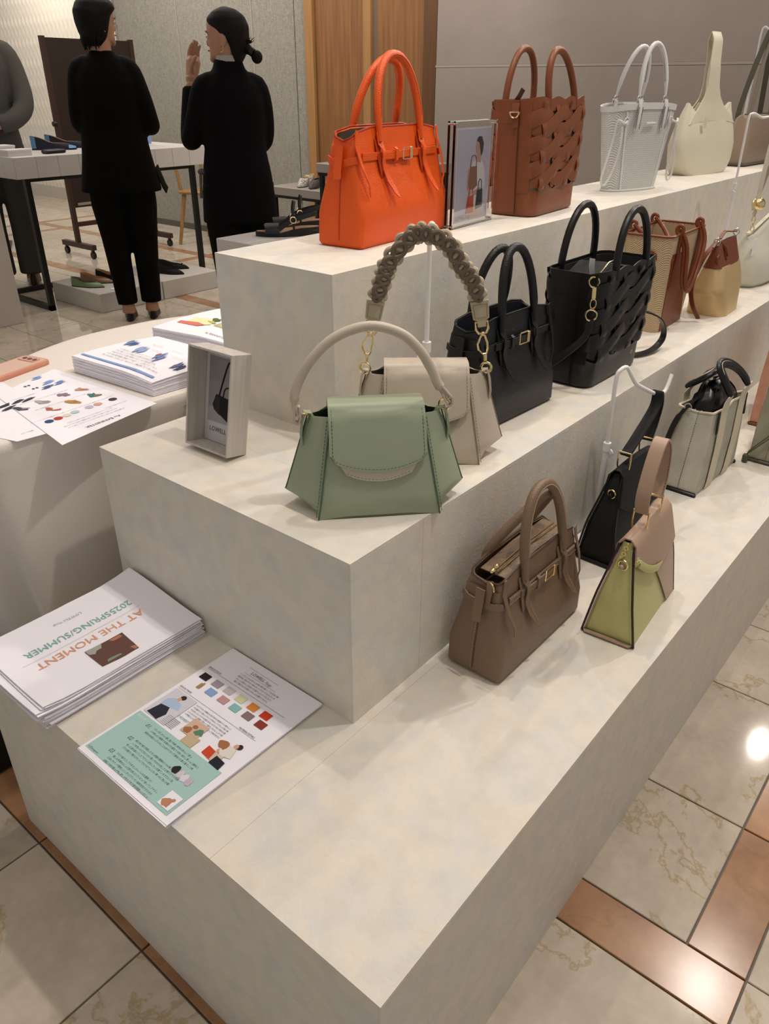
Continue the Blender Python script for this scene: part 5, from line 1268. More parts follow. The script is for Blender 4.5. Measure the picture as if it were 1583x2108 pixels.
# ---- brochure stack
t = thing('brochure_stack', 'tall loose stack of white brochures titled AT THE MOMENT on the lowest step', 'brochures', (.29, .862, Z1), PI)
def curl(u, v, k, N):
    """u along x 0..1, v along y 0..1 (local); k sheet index"""
    f = k/N
    return .012*f*max(0, 1-u/.35)**2*(1-v)*1.0+.004*f*math.sin(v*4+1)+.006*f*max(0, (u-.75)/.25)**2*(.3+v)+.0025*math.sin(u*7+k*2.3)*f*(k % 3 == 0)
NS = 26; lastg = None
for k in range(NS):
    q = random.Random(k); fan = (.016*(k/NS)**.8 if k > 8 else 0)
    ox = q.uniform(-.004, .004)+fan*(q.random() < .75)+.002; oy = q.uniform(-.003, .003); rr = q.uniform(-.012, .012)
    if k == NS-1: ox, oy, rr = .004, 0, 0
    g = []
    for i in range(8):
        row = []
        for j in range(10):
            u, v = j/9, i/7; (x, y), = tf([(.297*u, .212*v)], ox, oy, rr); row.append((x, y, .0004+k*.0016+curl(u, v, k, NS)))
        g.append(row)
    mb = MB(); mb.sheet(g, .0011); last = mb.build('brochure', PAPER, t, angle=30)
def on_top(name, m, poly_list, off=.0002):
    """print that follows the curled top brochure"""
    for me_ob in poly_list:
        me = me_ob.data
        for v in me.vertices:
            w = LM(me_ob) @ v.co
            u_, v_ = (w.x-.004)/.297, w.y/.212
            v.co = Vector((w.x, w.y, .0004+(NS-1)*.0016+.0011+curl(max(0, min(1, u_)), max(0, min(1, v_)), NS-1, NS)+off))
        me_ob.location = (0, 0, 0); me_ob.rotation_euler = (0, 0, 0); me_ob.scale = (1, 1, 1)
bpy.context.view_layer.update()
def btext(s, size, m, x, y, sx=1, spacing=1.0, w=None):
    o = text_mesh('printed_title', s, size, m, last, (0, 0, 0), sx=1, spacing=spacing)
    xs = [v.co.x for v in o.data.vertices]; k = (w/(max(xs)-min(xs))) if w else 1
    for v in o.data.vertices: v.co = Vector(((v.co.x-min(xs))*k+x, v.co.y+y, 0))
    on_top('', m, [o]); return o
btext('AT THE MOMENT', .0225, ink('salmon', '#e3a585'), .060, .112, w=.200)
btext('2025SPRING/SUMMER', .0205, ink('teal', '#86b9b5'), .060, .076, w=.200)
btext('LOWELL', .009, ink('bluegrey', '#93a4c4'), .135, .042, w=.034, spacing=1.3); btext('Things', .008, ink('bluegrey', '#93a4c4'), .171, .041, w=.016)
o = decal('rule', INKG, last, [[(x0, .1035), (x0+.022, .1035), (x0+.022, .1039), (x0, .1039)] for x0 in [.055+.022*i for i in range(10)]], 0); on_top('', INKG, [o])
for nm, c, P in (('cover_photo', '#6a4a44', [(.118, .142), (.15, .142), (.188, .140), (.188, .166), (.188, .192), (.15, .197), (.122, .197), (.12, .17)]), ('cover_photo_detail', '#a5aaa4', [(.158, .142), (.172, .141), (.187, .141), (.187, .162), (.172, .172), (.160, .168), (.166, .156)]), ('cover_photo_detail', '#879585', [(.150, .172), (.170, .176), (.176, .190), (.150, .19)]), ('cover_photo_detail', '#b57c62', [(.120, .176), (.134, .166), (.140, .18), (.128, .195), (.122, .195)]), ('cover_photo_detail', '#b57c62', [(.124, .144), (.145, .144), (.138, .154), (.122, .160)])):
    o = decal(nm, ink(nm+c, c), last, [P], 0); on_top('', None, [o], .0002 if nm == 'cover_photo' else .0004)
# ---- loose sheets on the round table
TZ2 = TZ+.001
def loose(name, label, cs, z, curlfn=None, nseg=7, grp=None):
    """cs: corners A(top-left) B(top-right) C(bottom-right) D(bottom-left) in world xy"""
    cx = sum(c[0] for c in cs)/4; cy = sum(c[1] for c in cs)/4
    g = []
    for i in range(nseg+1):
        v = i/nseg; row = []
        for j in range(nseg+1):
            u = j/nseg; x = (cs[3][0]*(1-u)+cs[2][0]*u)*(1-v)+(cs[0][0]*(1-u)+cs[1][0]*u)*v; y = (cs[3][1]*(1-u)+cs[2][1]*u)*(1-v)+(cs[0][1]*(1-u)+cs[1][1]*u)*v
            row.append((x-cx, y-cy, (curlfn(u, v) if curlfn else 0)))
        g.append(row)
    mb = MB(); mb.sheet(g, .0004); o = mb.build(name, PAPER, None, loc=(cx, cy, z)); tag(o, label, 'paper', grp); return o, cx, cy
s2, cx2, cy2 = loose('printed_sheet', 'white leaflet lying under the dotted colour leaflet at the left edge of the round table', [(.10, 1.33), (.34, 1.36), (.305, .995), (.200, 1.008)], TZ2)
s1, cx1, cy1 = loose('printed_sheet', 'white leaflet with colour dots and shoe pictures, its corner hanging over the table edge', [(.288, 1.262), (.452, 1.322), (.471, .972), (.242, .930)], TZ2+.0012)
def sdec(n, m, polys):
    for p in polys:
        LAY[0] += 1; decal(n, m, s1, [[(x-cx1, y-cy1) for x, y in p]], .0006+(LAY[0] % 40)*.00001, t=.00006)
for x, y, c in ((.284, 1.047, '#2c4a78'), (.303, 1.048, '#b83f34'), (.322, 1.050, '#e8dfcb'), (.341, 1.053, '#b9d2dc'), (.373, 1.055, '#c6bfd8'), (.393, 1.056, '#d9a598'), (.427, 1.057, '#393340')): sdec('colour_dot', ink(c, c), [blob(x, y, .017, .017)])
for i, (x, y, c, c2) in enumerate(((.284, 1.148, '#4a4556', '#9a94a5'), (.329, 1.150, '#b5a8ab', '#94868a'), (.375, 1.157, '#8a7f92', '#a56f62'), (.417, 1.158, '#c2987c', '#a87355'), (.321, 1.100, '#b4644c', '#efe9e8'), (.367, 1.104, '#c08a44', '#a6683c'), (.417, 1.107, '#34736f', '#c26a4a'))):
    sdec('printed_shoe', ink(c, c), [blob(x, y, .018, .026, .5, seed=i, am=.5)]); sdec('printed_shoe', ink(c2, c2), [blob(x+.004, y-.004, .008, .014, .9, seed=i+3, am=.5)])
for i, (x, y, c) in enumerate(((.412, 1.226, '#6a87bd'), (.396, 1.246, '#7d9fd6'), (.377, 1.220, '#51628e'), (.394, 1.290, '#7d9fd6'))): sdec('printed_shoe', ink(c, c), [blob(x, y, .030, .008, .3, seed=i, am=.5), blob(x+.004, y+.008, .024, .006, .1, seed=i, am=.5)])
for i, (x, y) in enumerate(((.30, 1.19), (.318, 1.185), (.268, 1.17), (.27, 1.19))): sdec('printed_shoe', ink('navy', '#34323f'), [blob(x, y, .034, .009, .35, seed=i, am=.3)])
for x, y in ((.36, 1.262), (.352, 1.262), (.356, 1.236), (.364, 1.236)): sdec('colour_dot', INK, [blob(x, y, .006, .008)])
text_mesh('printed_text', 'Au BANNISTER', .0115, INK, s1, (.388-cx1, .976-cy1, .0007), rz=PI+.06)
for k, (x, y, n) in enumerate(((.415, 1.000, 30), (.405, 1.010, 28), (.40, 1.020, 24), (.44, 1.03, 12), (.44, 1.076, 44), (.42, 1.128, 30), (.40, 1.178, 26), (.35, 1.21, 14))): text_mesh('printed_text', jtext(n, 70+k), .0042, INKG, s1, (x-cx1, y-cy1, .0007), rz=PI+.06)
text_mesh('printed_text', jtext(5, 4), .005, INKG, s2, (.245-cx2, 1.035-cy2, .0006), rz=PI)
def stack(name, label, cs, z0, n, dz, bend, seed):
    cx = sum(c[0] for c in cs)/4; cy = sum(c[1] for c in cs)/4; t = thing(name, label, 'leaflets', (cx, cy, z0)); lp = None
    for k in range(n):
        q = random.Random(seed+k); ox, oy = q.uniform(-.0015, .0015), q.uniform(-.0015, .0015); g = []
        for i in range(7):
            v = i/6; row = []
            for j in range(7):
                u = j/6; x = (cs[3][0]*(1-u)+cs[2][0]*u)*(1-v)+(cs[0][0]*(1-u)+cs[1][0]*u)*v; y = (cs[3][1]*(1-u)+cs[2][1]*u)*(1-v)+(cs[0][1]*(1-u)+cs[1][1]*u)*v
                row.append((x-cx+ox, y-cy+oy, k*dz*(1+bend(u, v))))
            g.append(row)
        mb = MB(); mb.sheet(g, dz*.72); lp = mb.build('leaflet', PAPER, t, angle=30)
    def put(o, off=.0008):
        dg_ = None
        for v in o.data.vertices:
            w = LM(o) @ v.co; x, y = w.x, w.y
            # invert the bilinear map approximately
            u = min(1, max(0, ((x+cx)-cs[3][0])/(cs[2][0]-cs[3][0]))); vv = min(1, max(0, ((y+cy)-cs[3][1])/(cs[0][1]-cs[3][1])))
            v.co = Vector((x, y, (n-1)*dz*(1+bend(u, vv))+dz*.72+off))
        o.location = (0, 0, 0); o.rotation_euler = (0, 0, 0); o.scale = (1, 1, 1)
    return t, lp, cx, cy, put
bpy.context.view_layer.update()
tb_, lb_, bx, by, putb = stack('leaflet_stack', 'thick stack of white leaflets with blue stripe and blue shoes, beside the box frame', [(.472, 1.272), (.682, 1.255), (.700, 1.000), (.492, 1.012)], TZ, 22, .0018, lambda u, v: -.35*max(0, .25-v)/.25*.6+.10*math.sin(PI*u), 5)
def bdec(n, c, polys):
    for p in polys:
        LAY[0] += 1; o = decal(n, ink(c, c), lb_, [[(x-bx, y-by) for x, y in p]], 0); putb(o, .0006+(LAY[0] % 40)*.00002)
bdec('blue_stripe', '#86a4d6', [[(.488, 1.262), (.495, 1.262), (.499, 1.20), (.492, 1.20)], [(.492, 1.20), (.499, 1.20), (.503, 1.14), (.496, 1.14)], [(.496, 1.14), (.503, 1.14), (.507, 1.08), (.5, 1.08)], [(.5, 1.08), (.507, 1.08), (.511, 1.025), (.504, 1.025)]])
for i, (x, y, c) in enumerate(((.607, 1.242, '#6d86bb'), (.588, 1.184, '#95abd6'), (.583, 1.11, '#6f86b8'), (.579, 1.04, '#6a7399'))): bdec('printed_shoe', c, [blob(x, y, .042, .012, .15, seed=i, am=.5)]); bdec('printed_shoe', c, [blob(x-.004, y-.014, .038, .010, .1, seed=i+4, am=.5)])
bdec('printed_shoe', '#b4533c', [blob(.588, 1.118, .02, .008, .2)])
bpy.context.view_layer.update()
for k in range(5):
    o = text_mesh('printed_text', jtext(32-3*k, 90+k), .0058, INK, lb_, (.516+.011*k-bx, 1.222-by, 0), rz=-PI/2+.04); putb(o)
for k, (x, y) in enumerate(((.60, 1.22), (.60, 1.16), (.60, 1.09), (.625, 1.19), (.625, 1.12), (.64, 1.05))):
    o = text_mesh('printed_text', jtext(9, 100+k), .004, INKG, lb_, (x-bx, y-by, 0), rz=-PI/2+.04); putb(o)
tc_, lc_, cx3, cy3, putc = stack('leaflet_stack', 'thick stack of white leaflets with yellow and red print, half hidden behind the top step', [(.706, 1.305), (.935, 1.318), (.965, 1.082), (.745, 1.088)], TZ, 26, .0018, lambda u, v: -.12*max(0, .3-v)/.3+.10*math.sin(PI*u), 25)
for n, c, P in (('printed_wash', '#efeebd', [(.77, 1.27), (.82, 1.28), (.835, 1.22), (.80, 1.20), (.775, 1.23)]), ('printed_wash', '#efeebd', [(.80, 1.19), (.84, 1.19), (.84, 1.15), (.80, 1.15)]), ('printed_heel', '#dd7a68', [(.765, 1.285), (.78, 1.29), (.795, 1.24), (.79, 1.21), (.775, 1.22)]), ('printed_sprig', '#5f6f3a', blob(.837, 1.218, .026, .022, am=.5)), ('printed_sprig', '#bcbf5c', blob(.815, 1.21, .012, .024, am=.5))):
    LAY[0] += 1; o = decal(n, ink(n+c, c), lc_, [[(x-cx3, y-cy3) for x, y in P]], 0); putc(o, .0006+(LAY[0] % 40)*.00002)
o = text_mesh('printed_text', 'Au BANNISTER', .010, INK, lc_, (.752-cx3, 1.165-cy3, 0), rz=-PI/2+.1); putc(o)
# ---- phone in a peach case
t = thing('phone', 'smartphone in translucent peach case lying on the round table', 'phone', (.385, 1.385, TZ), math.radians(14))
PEACH = mat('peach_case', '#c98970', .35, trans=.0); PEACHL = mat('pale_peach_back', '#cfa48c', .3)
mb = MB(); mb.loft([rrect(.158-a, .079-a, .012, z, 5) for a, z in ((.004, 0), (0, .003), (0, .008), (.003, .0108))]); mb.build('case', PEACH, t)
mb = MB(); mb.loft([rrect(.144, .066, .009, z, 5) for z in (.0107, .0113)]); mb.build('back_panel', PEACHL, t)
mb = MB(); mb.loft([rrect(.024, .050, .005, z, 4, cx=.055, cy=.003) for z in (.011, .0125)]); mb.build('camera_bar', PEACH, t)
for y in (-.014, .001, .016):
    mb = MB(); mb.tube([(.056, y, .012), (.056, y, .0136)], .0052, 14); mb.build('lens', mat('lens_glass', '#2a2020', .1), t)
# ---- white box frame with a photo
WF = wood('white_washed_wood', '#b8b0a8', '#cbc4bd', 'Z', 2.5, .7)
t = thing('box_frame', 'deep white wooden box frame with a picture of a dark handbag', 'picture frame', (.439, .729, Z2+.0005), -PI/2+.03)
t.rotation_euler = (math.radians(-11), 0, -PI/2+.03)
FW, FH, FD, th = .110, .176, .045, .004
for nm, c, d in (('side_board', (-FW/2+th/2, -FD/2, FH/2), (th, FD, FH)), ('side_board', (FW/2-th/2, -FD/2, FH/2), (th, FD, FH)), ('top_board', (0, -FD/2, FH-th/2), (FW-2*th, FD, th)), ('bottom_board', (0, -FD/2, th/2), (FW-2*th, FD, th)), ('back_board', (0, -.002, FH/2), (FW-2*th, .004, FH-2*th))):
    mb = MB(); mb.box(c, d, b=.0006); mb.build(nm, WF, t, smooth=False)
def card(parent, w, h, y, x0, z0, m, name='photo_card'):
    mb = MB(); mb.box((x0, y, z0+h/2), (w, .0008, h)); return mb.build(name, m, parent, smooth=False)
pc = card(t, .100, .166, -.0052, 0, .005, mat('card_white', '#c9c5c6', .5))
def vdecal(name, c, parent, polys, y, ox=0, oz=0, s=1):
    mb = MB(); M_ = Matrix.Translation((ox, y, oz)) @ Matrix.Rotation(PI/2, 4, 'X')
    for p in polys: mb.prism([(a*s, b*s) for a, b in p], .0002, M_)
    return mb.build(name, ink(c, c), parent, smooth=False)
vdecal('photo_print', '#8f8d8d', pc, [rect(-.042, .042, .042, .158)], -.0058)
vdecal('photo_floor', '#a19f9e', pc, [rect(-.042, .042, .042, .068)], -.0061)
vdecal('printed_bag', '#1c1a1b', pc, [[(-.022, .112-.02), (.012, .088), (.036, .084), (.040, .048), (.012, .046), (-.026, .064), (-.030, .072)]], -.0064)
vdecal('printed_bag', '#2e2c2d', pc, [[(-.022, .092), (-.026, .064), (-.012, .056), (-.010, .088)]], -.0067)
mb = MB(); mb.tube([(x, -.0064, z) for x, z, _ in [tuple(v) for v in spline([(-.014, .090, 0), (-.008, .110, 0), (.002, .140, 0), (.008, .152, 0), (.014, .148, 0), (.020, .125, 0), (.028, .088, 0)], 5)]], .0016, 5); mb.tube([(x, -.0064, z) for x, z, _ in [tuple(v) for v in spline([(-.004, .088, 0), (.0, .104, 0), (.010, .108, 0), (.018, .100, 0), (.020, .086, 0)], 5)]], .0012, 5); mb.build('printed_strap', ink('blk', '#1c1a1b'), pc)
text_mesh('logo_text', 'LOWELL', .012, INK, pc, (-.036, -.0062, .024), rx=PI/2, sx=.85, spacing=1.15); text_mesh('logo_text', 'Things', .012, INK, pc, (.008, -.0062, .022), rx=PI/2, sx=.75, shear=.5)
# ---- acrylic stand with poster
ACR = mat('clear_acrylic', '#fbfbfb', .02, trans=1.0, ior=1.45)
t = thing('acrylic_poster_stand', 'clear acrylic stand with a poster of a woman holding three handbags', 'sign holder', (1.176, .722, Z3), math.radians(5))
mb = MB(); mb.box((0, -.0065, .105), (.186, .006, .210), b=.0008); mb.build('front_block', ACR, t, smooth=False)
mb = MB(); mb.box((0, .0065, .105), (.186, .006, .210), b=.0008); mb.build('rear_block', ACR, t, smooth=False)
for x in (-.087, .087):
    for z in (.006, .204):
        mb = MB(); mb.tube([(x, -.0105, z), (x, .0105, z)], .003, 10); mb.build('magnet', SILVER, t)
pp = MB(); pp.box((0, 0, .103), (.150, .0012, .186)); pp = pp.build('poster', mat('poster_white', '#e0dee8', .5), t, smooth=False)
pz = .010
def pd_(n, c, polys, lay=1): vdecal(n, c, pp, [[(x/1000-.075, z/1000+pz) for x, z in p] for p in polys], -.0007-.0003*lay)
pd_('poster_background', '#c9c8d8', [rect(3, 3, 147, 183)], 0)
pd_('poster_skirt', '#d8b9a5', [[(62, 4), (120, 4), (112, 26), (66, 30)]])
pd_('poster_jumper', '#e9e7e8', [[(70, 118), (92, 124), (112, 120), (128, 100), (132, 70), (118, 40), (100, 24), (72, 34), (70, 70), (62, 96)]])
pd_('poster_skin', '#cfa38f', [blob(92, 146, 20, 30, .1), [(88, 134), (104, 136), (108, 116), (88, 118)], [(52, 104), (66, 108), (60, 70), (76, 58), (70, 50), (50, 66)], [(78, 60), (112, 66), (118, 56), (84, 50)]], 2)
pd_('poster_hair', '#3a2620', [[(84, 160), (92, 168), (106, 168), (116, 154), (114, 138), (106, 128), (102, 142), (96, 156)]], 3)
pd_('poster_bag', '#9a6b54', [[(54, 76), (60, 110), (90, 110), (96, 70), (76, 62), (58, 66)]], 3)
pd_('poster_bag', '#c4503a', [[(48, 16), (56, 50), (82, 52), (84, 16)]], 3)
pd_('poster_bag', '#232537', [[(92, 20), (96, 60), (122, 62), (124, 24)]], 3)
for x0, x1, z0, z1, c in ((62, 88, 108, 132, '#9a6b54'), (60, 78, 50, 70, '#c4503a'), (100, 118, 60, 82, '#232537')):
    mb = MB()
    mb.tube([(a/1000-.075, -.0016, b/1000+pz) for a, b, _ in [tuple(v) for v in spline([(x0, z0, 0), (x0+3, z1-5, 0), ((x0+x1)/2, z1, 0), (x1-3, z1-5, 0), (x1, z0, 0)], 4)]], .0010, 5); mb.build('poster_bag_handle', ink(c, c), pp)
text_mesh('logo_text', 'LOWELL', .012, ink('logored', '#8f4a4a'), pp, (-.069, -.0014, .016), rx=PI/2, sx=.8, spacing=1.2); text_mesh('logo_text', 'Things', .011, ink('logored', '#8f4a4a'), pp, (-.028, -.0014, .015), rx=PI/2, sx=.75, shear=.5)
# small items near the shoe table
BLUEC = mat('light_blue_card', '#7f9bcb', .5)
t = thing('blue_card', 'upright light blue card standing on the white tiled shoe table', 'sign', (3.13, 4.80, .90))
mb = MB(); mb.box((0, 0, .15), (.21, .006, .30), b=.001); mb.build('panel', BLUEC, t, smooth=False)
mb = MB(); mb.box((0, .02, .004), (.21, .06, .006), b=.001); mb.build('foot', WHITEMETAL, t, smooth=False)
for x, y, w, d, h, lab in ((2.13, 4.60, .16, .10, .035, 'small flat white carton at the left corner of the shoe table'), (2.11, 4.76, .16, .11, .05, 'white carton behind the flat one on the shoe table')):
    t = thing('carton', lab, 'box', (x, y, .90), .1)
    mb = MB(); mb.box((0, 0, h/2-.003), (w-.004, d-.004, h-.006), b=.001); mb.build('tray', mat('carton_white', '#d4d0cd', .5), t, smooth=False)
    mb = MB(); mb.box((0, 0, h-.006), (w, d, .012), b=.001); mb.build('lid', mat('carton_white', '#d4d0cd', .5), t, smooth=False)
t = thing('card_case', 'flat black case lying in front of the blue pumps', 'case', (2.375, 4.60, .90), .1)
mb = MB(); mb.box((0, 0, .012), (.14, .06, .022), b=.006); mb.build('case_body', BLACKS, t)
mb = MB(); mb.box((0, 0, .0235), (.10, .03, .002), b=.0005); mb.build('lid', BLACKE, t)
t = thing('price_card', 'small white price card on the low platform', 'sign', (2.44, 4.235, .12), .2)
mb = MB(); mb.box((0, 0, .003), (.09, .06, .004)); mb.build('card', PAPER, t, smooth=False)
mb = MB(); mb.box((-.015, 0, .0055), (.008, .04, .001)); mb.build('printed_bar', ink('tanb', '#a07a5a'), t, smooth=False)
t = thing('pink_card', 'small pinkish card behind the orange handbag handles', 'sign', (4.02, 3.52, .80), -.6)
mb = MB(); mb.box((0, 0, .09), (.20, .005, .18), b=.001); mb.build('panel', mat('mauve_card', '#8d7d80', .6), t, smooth=False)
mb = MB(); mb.box((0, .015, .004), (.2, .05, .006)); mb.build('foot', WHITEMETAL, t, smooth=False)
mb = MB(); mb.tube([(-.06, -.0028, .12), (-.06, -.0045, .12)], .02, 14); mb.build('printed_mark', ink('greymark', '#5e5f68'), t)
# ------------------------------------------------------------------ shoes
def foot_outline(L=.24, W=.078, n=28, point=.6):
    P = []
    for i in range(n):
        a = 2*PI*i/n; y = -math.cos(a)  # -1 heel .. 1 toe
        t = (y+1)/2
        w = W/2*prof([(0, .62), (.15, .72), (.4, .72), (.62, 1.0), (.8, .9), (1, .35*(1-point)+.2)], t)
        s_ = math.sin(a); x = w*math.copysign(abs(s_)**.8, s_)
        P.append((x, L*(t-.5)))
    return P
def flat_shoe(name, label, loc, rz, m, lin, sole, L=.235, cat='shoe', group=None, toe=None, open_to=.30, h_heel=.062, h_vamp=.032, heel=.008, bow=None):
    t = thing(name, label, cat, loc, rz, group); O = foot_outline(L)
    mb = MB(); mb.loft([[(x*k, y, z) for x, y in O] for k, z in ((.96, 0.0), (1, .002), (1, .006))]); mb.build('sole', sole, t)
    if heel > .01:
        mb = MB(); H_ = [(x*.95, y) for x, y in O if y < -L*.25]; mb.prism(H_, heel); 
    def op(x, y, z):  # opening outline: squeezed toward the heel
        t_ = (y/L+.5); yy = -L/2+.006+(t_)*(L*(.5+open_to)-.012); return (x*.86, yy, z)
    hz = lambda y: prof([(-.5, h_heel), (-.3, h_heel*.86), (-.05, h_vamp*1.05), (open_to-.02, h_vamp), (.5, .022)], y/L)
    r0 = [(x, y, .006) for x, y in O]
    r1 = [(x*1.02, y*1.0, .006+.35*(hz(y)-.006)) for x, y in O]
    r2 = []
    for x, y in O:
        a = op(x, y, 0); r2.append((lerp(x, a[0], .55), lerp(y, a[1], .5), lerp(.02, hz(a[1]), .75)))
    r3 = [(*op(x, y, 0)[:2], hz(op(x, y, 0)[1])) for x, y in O]
    mb = MB(); mb.loft([r0, r1, r2, r3], False, False); up = mb.build('upper', m, t); md = up.modifiers.new('s', 'SUBSURF'); md.levels = md.render_levels = 1
    r4 = [(x*.93, y*.97, z-.003) for x, y, z in r3]; r5 = [(x*.88, y*.9-.004, .010) for x, y, z in r3]
    mb = MB(); mb.loft([r3, r4, r5], False, True); mb.build('insole', lin, t)
    if toe:
        mb = MB(); g = []
        for k in range(6):
            tt = lerp(.33, .485, k/5); row = []
            for j in range(9):
                u = -1+2*j/8; w = .036*prof([(.3, 1), (.4, .86), (.5, .3)], tt); row.append((u*w, L*tt, .010+(.034-.010)*(1-abs(u)**2.2)*prof([(.3, 1), (.5, .35)], tt)+.001))
            g.append(row)
        mb.sheet(g, .0012); mb.build('toe_cap', toe, t)
        mb = MB(); mb.sheet([[(x*1.03, y, lerp(.01, hz(y)*.98, q)) for x, y in O if y < -L*.32] for q in (0, .5, 1)], .001); mb.build('heel_patch', toe, t)
    if bow:
        mb = MB(); mb.ball((0, L*(open_to-.02), h_vamp+.003), .008, 10, 6, (1.6, .6, .6)); mb.build('bow', bow, t)
    return t
NAVY = mat('navy_suede', '#15192a', .8); SKY = mat('sky_blue_leather', '#4d7fa8', .5); TANIN = mat('tan_insole', '#a57d50', .6); BLKSUE = mat('black_suede', '#0c0b0c', .8)
GRNP = mat('green_patent', '#7a9468', .25); NUDEP = mat('nude_patent', '#8c6f58', .3); SOLEK = mat('dark_sole', '#1c1816', .6)
flat_shoe('ballet_flat', 'navy and sky blue pump on the shoe table, nearer one of its pair', (2.53, 4.86, .90), math.radians(-124), NAVY, TANIN, SOLEK, toe=SKY, L=.275, h_heel=.085, h_vamp=.04)
flat_shoe('ballet_flat', 'navy and sky blue pump on the shoe table, farther one of its pair', (2.68, 4.95, .90), math.radians(-124), NAVY, TANIN, SOLEK, toe=SKY, L=.275, h_heel=.085, h_vamp=.04)
flat_shoe('ballet_flat', 'shiny light green pointed flat on the low white platform', (2.345, 4.43, .12), math.radians(-152), GRNP, mat('dark_tan_insole', '#6b5a45', .6), SOLEK)
flat_shoe('ballet_flat', 'beige pointed flat beside the green one on the low platform', (2.455, 4.50, .12), math.radians(-152), NUDEP, TANIN, SOLEK)
flat_shoe('ballet_flat', 'black pointed flat beside the beige one on the low platform', (2.58, 4.52, .12), math.radians(-152), BLKSUE, TANIN, SOLEK)
flat_shoe('ballet_flat', 'black bow flat on the right half of the low platform, front one', (2.93, 4.36, .12), math.radians(-155), BLKSUE, SOLEK, SOLEK, bow=BLKSUE)
flat_shoe('ballet_flat', 'black bow flat on the right half of the low platform, rear one', (3.06, 4.48, .12), math.radians(-150), BLKSUE, SOLEK, SOLEK, bow=BLKSUE)
flat_shoe('knit_shoe', 'black sparkling knitted slip-on at the front corner of the grey table', (4.11, 4.06, .60), math.radians(118), mat('sparkle_black', '#141213', .6, vary=('#5a5350', 160, .12)), SOLEK, SOLEK, h_vamp=.055, open_to=.05)
flat_shoe('knit_shoe', 'white and grey knitted slip-on behind the black sparkling one', (4.12, 4.19, .60), math.radians(118), mat('speckled_white', '#c9c6bf', .7, vary=('#5d5a55', 110, .08)), mat('orange_insole', '#b98524', .6), SOLEK, h_vamp=.055, open_to=.05)
flat_shoe('knit_shoe', 'yellow knitted slip-on at the back of the grey table', (4.29, 4.30, .60), math.radians(118), mat('speckled_white', '#c9c6bf', .7), mat('yellow_insole', '#c0922c', .6), SOLEK, h_vamp=.06, open_to=.05)
def sandal(name, label, loc, rz, m, insole, sole, L=.27, ring=True, ankle=True):
    t = thing(name, label, 'sandal', loc, rz); O = foot_outline(L, .09, point=0.1)
    def zf(y): return prof([(-.5, .030), (-.15, .026), (.1, .010), (.5, .014)], y/L)
    rs = [[(x*.97, y, max(0, zf(y)-.030)) for x, y in O], [(x, y, zf(y)-.002+.0) for x, y in O], [(x, y, zf(y)+.006) for x, y in O]]
    mb = MB(); mb.loft(rs); mb.build('sole', sole, t)
    mb = MB(); mb.loft([[(x*.93, y*.97, zf(y)+.0062) for x, y in O], [(x*.93, y*.97, zf(y)+.0085) for x, y in O]]); mb.build('insole', insole, t)
    mb = MB(); mb.box((0, -L*.33, .013), (.058, .07, .026), b=.003); mb.build('heel_block', sole, t)
    g = []
    for k in range(9):
        yy = lerp(.14, .36, k/8); row = []
        for j in range(13):
            a = PI*j/12; w = prof([(0, .041), (.2, .046), (.4, .043)], yy); row.append((-w*math.cos(a)*1.03, L*(yy-.015*math.cos(a)), zf(L*yy)+.004+.038*math.sin(a)**.8*prof([(.1, 1), (.4, .78)], yy)))
        g.append(row)
    mb = MB(); mb.sheet(g, .0025); mb.build('front_strap', m, t)
    mb = MB(); P = spline([(.040, L*.14, .030), (.046, -L*.05, .062), (.036, -L*.3, .082), (0, -L*.46, .088), (-.036, -L*.3, .082), (-.046, -L*.05, .062), (-.040, L*.14, .030)], 5); mb.ribbon(P, .017, .002, (0, 0, 1)); mb.build('side_strap', m, t)
    mb = MB(); P = spline([(.040, -L*.10, .020), (.044, -L*.09, .058), (.040, -L*.08, .10), (.012, -L*.1, .135), (-.016, -L*.12, .134), (-.040, -L*.1, .10), (-.044, -L*.09, .058), (-.040, -L*.10, .020)], 5); mb.ribbon(P, .009, .002, (0, 1, .2)); mb.build('ankle_strap', m, t)
    if ring:
        for s in (-1, 1):
            mb = MB(); mb.ring((s*.047, -L*.09, .068), .012, .0022, (1, 0, 0), sx=1.0); mb.build('ring', GOLD, t)
    return t
SBK = mat('sandal_black_leather', '#16191b', .5); SYL = mat('sandal_olive_yellow', '#8d8a55', .5); SIN = mat('sandal_tan_insole', '#a87f60', .6)
sandal('sandal', 'black leather sandal with gold ring, nearest on the white tiled table', (2.01, 2.18, .72), math.radians(46), SBK, SIN, SOLEK)
sandal('sandal', 'black leather sandal behind the nearest one', (2.16, 2.29, .72), math.radians(46), SBK, SIN, SOLEK)
sandal('sandal', 'olive yellow leather sandal half hidden by the orange handbag', (2.36, 2.10, .72), math.radians(38), SYL, SIN, SOLEK)
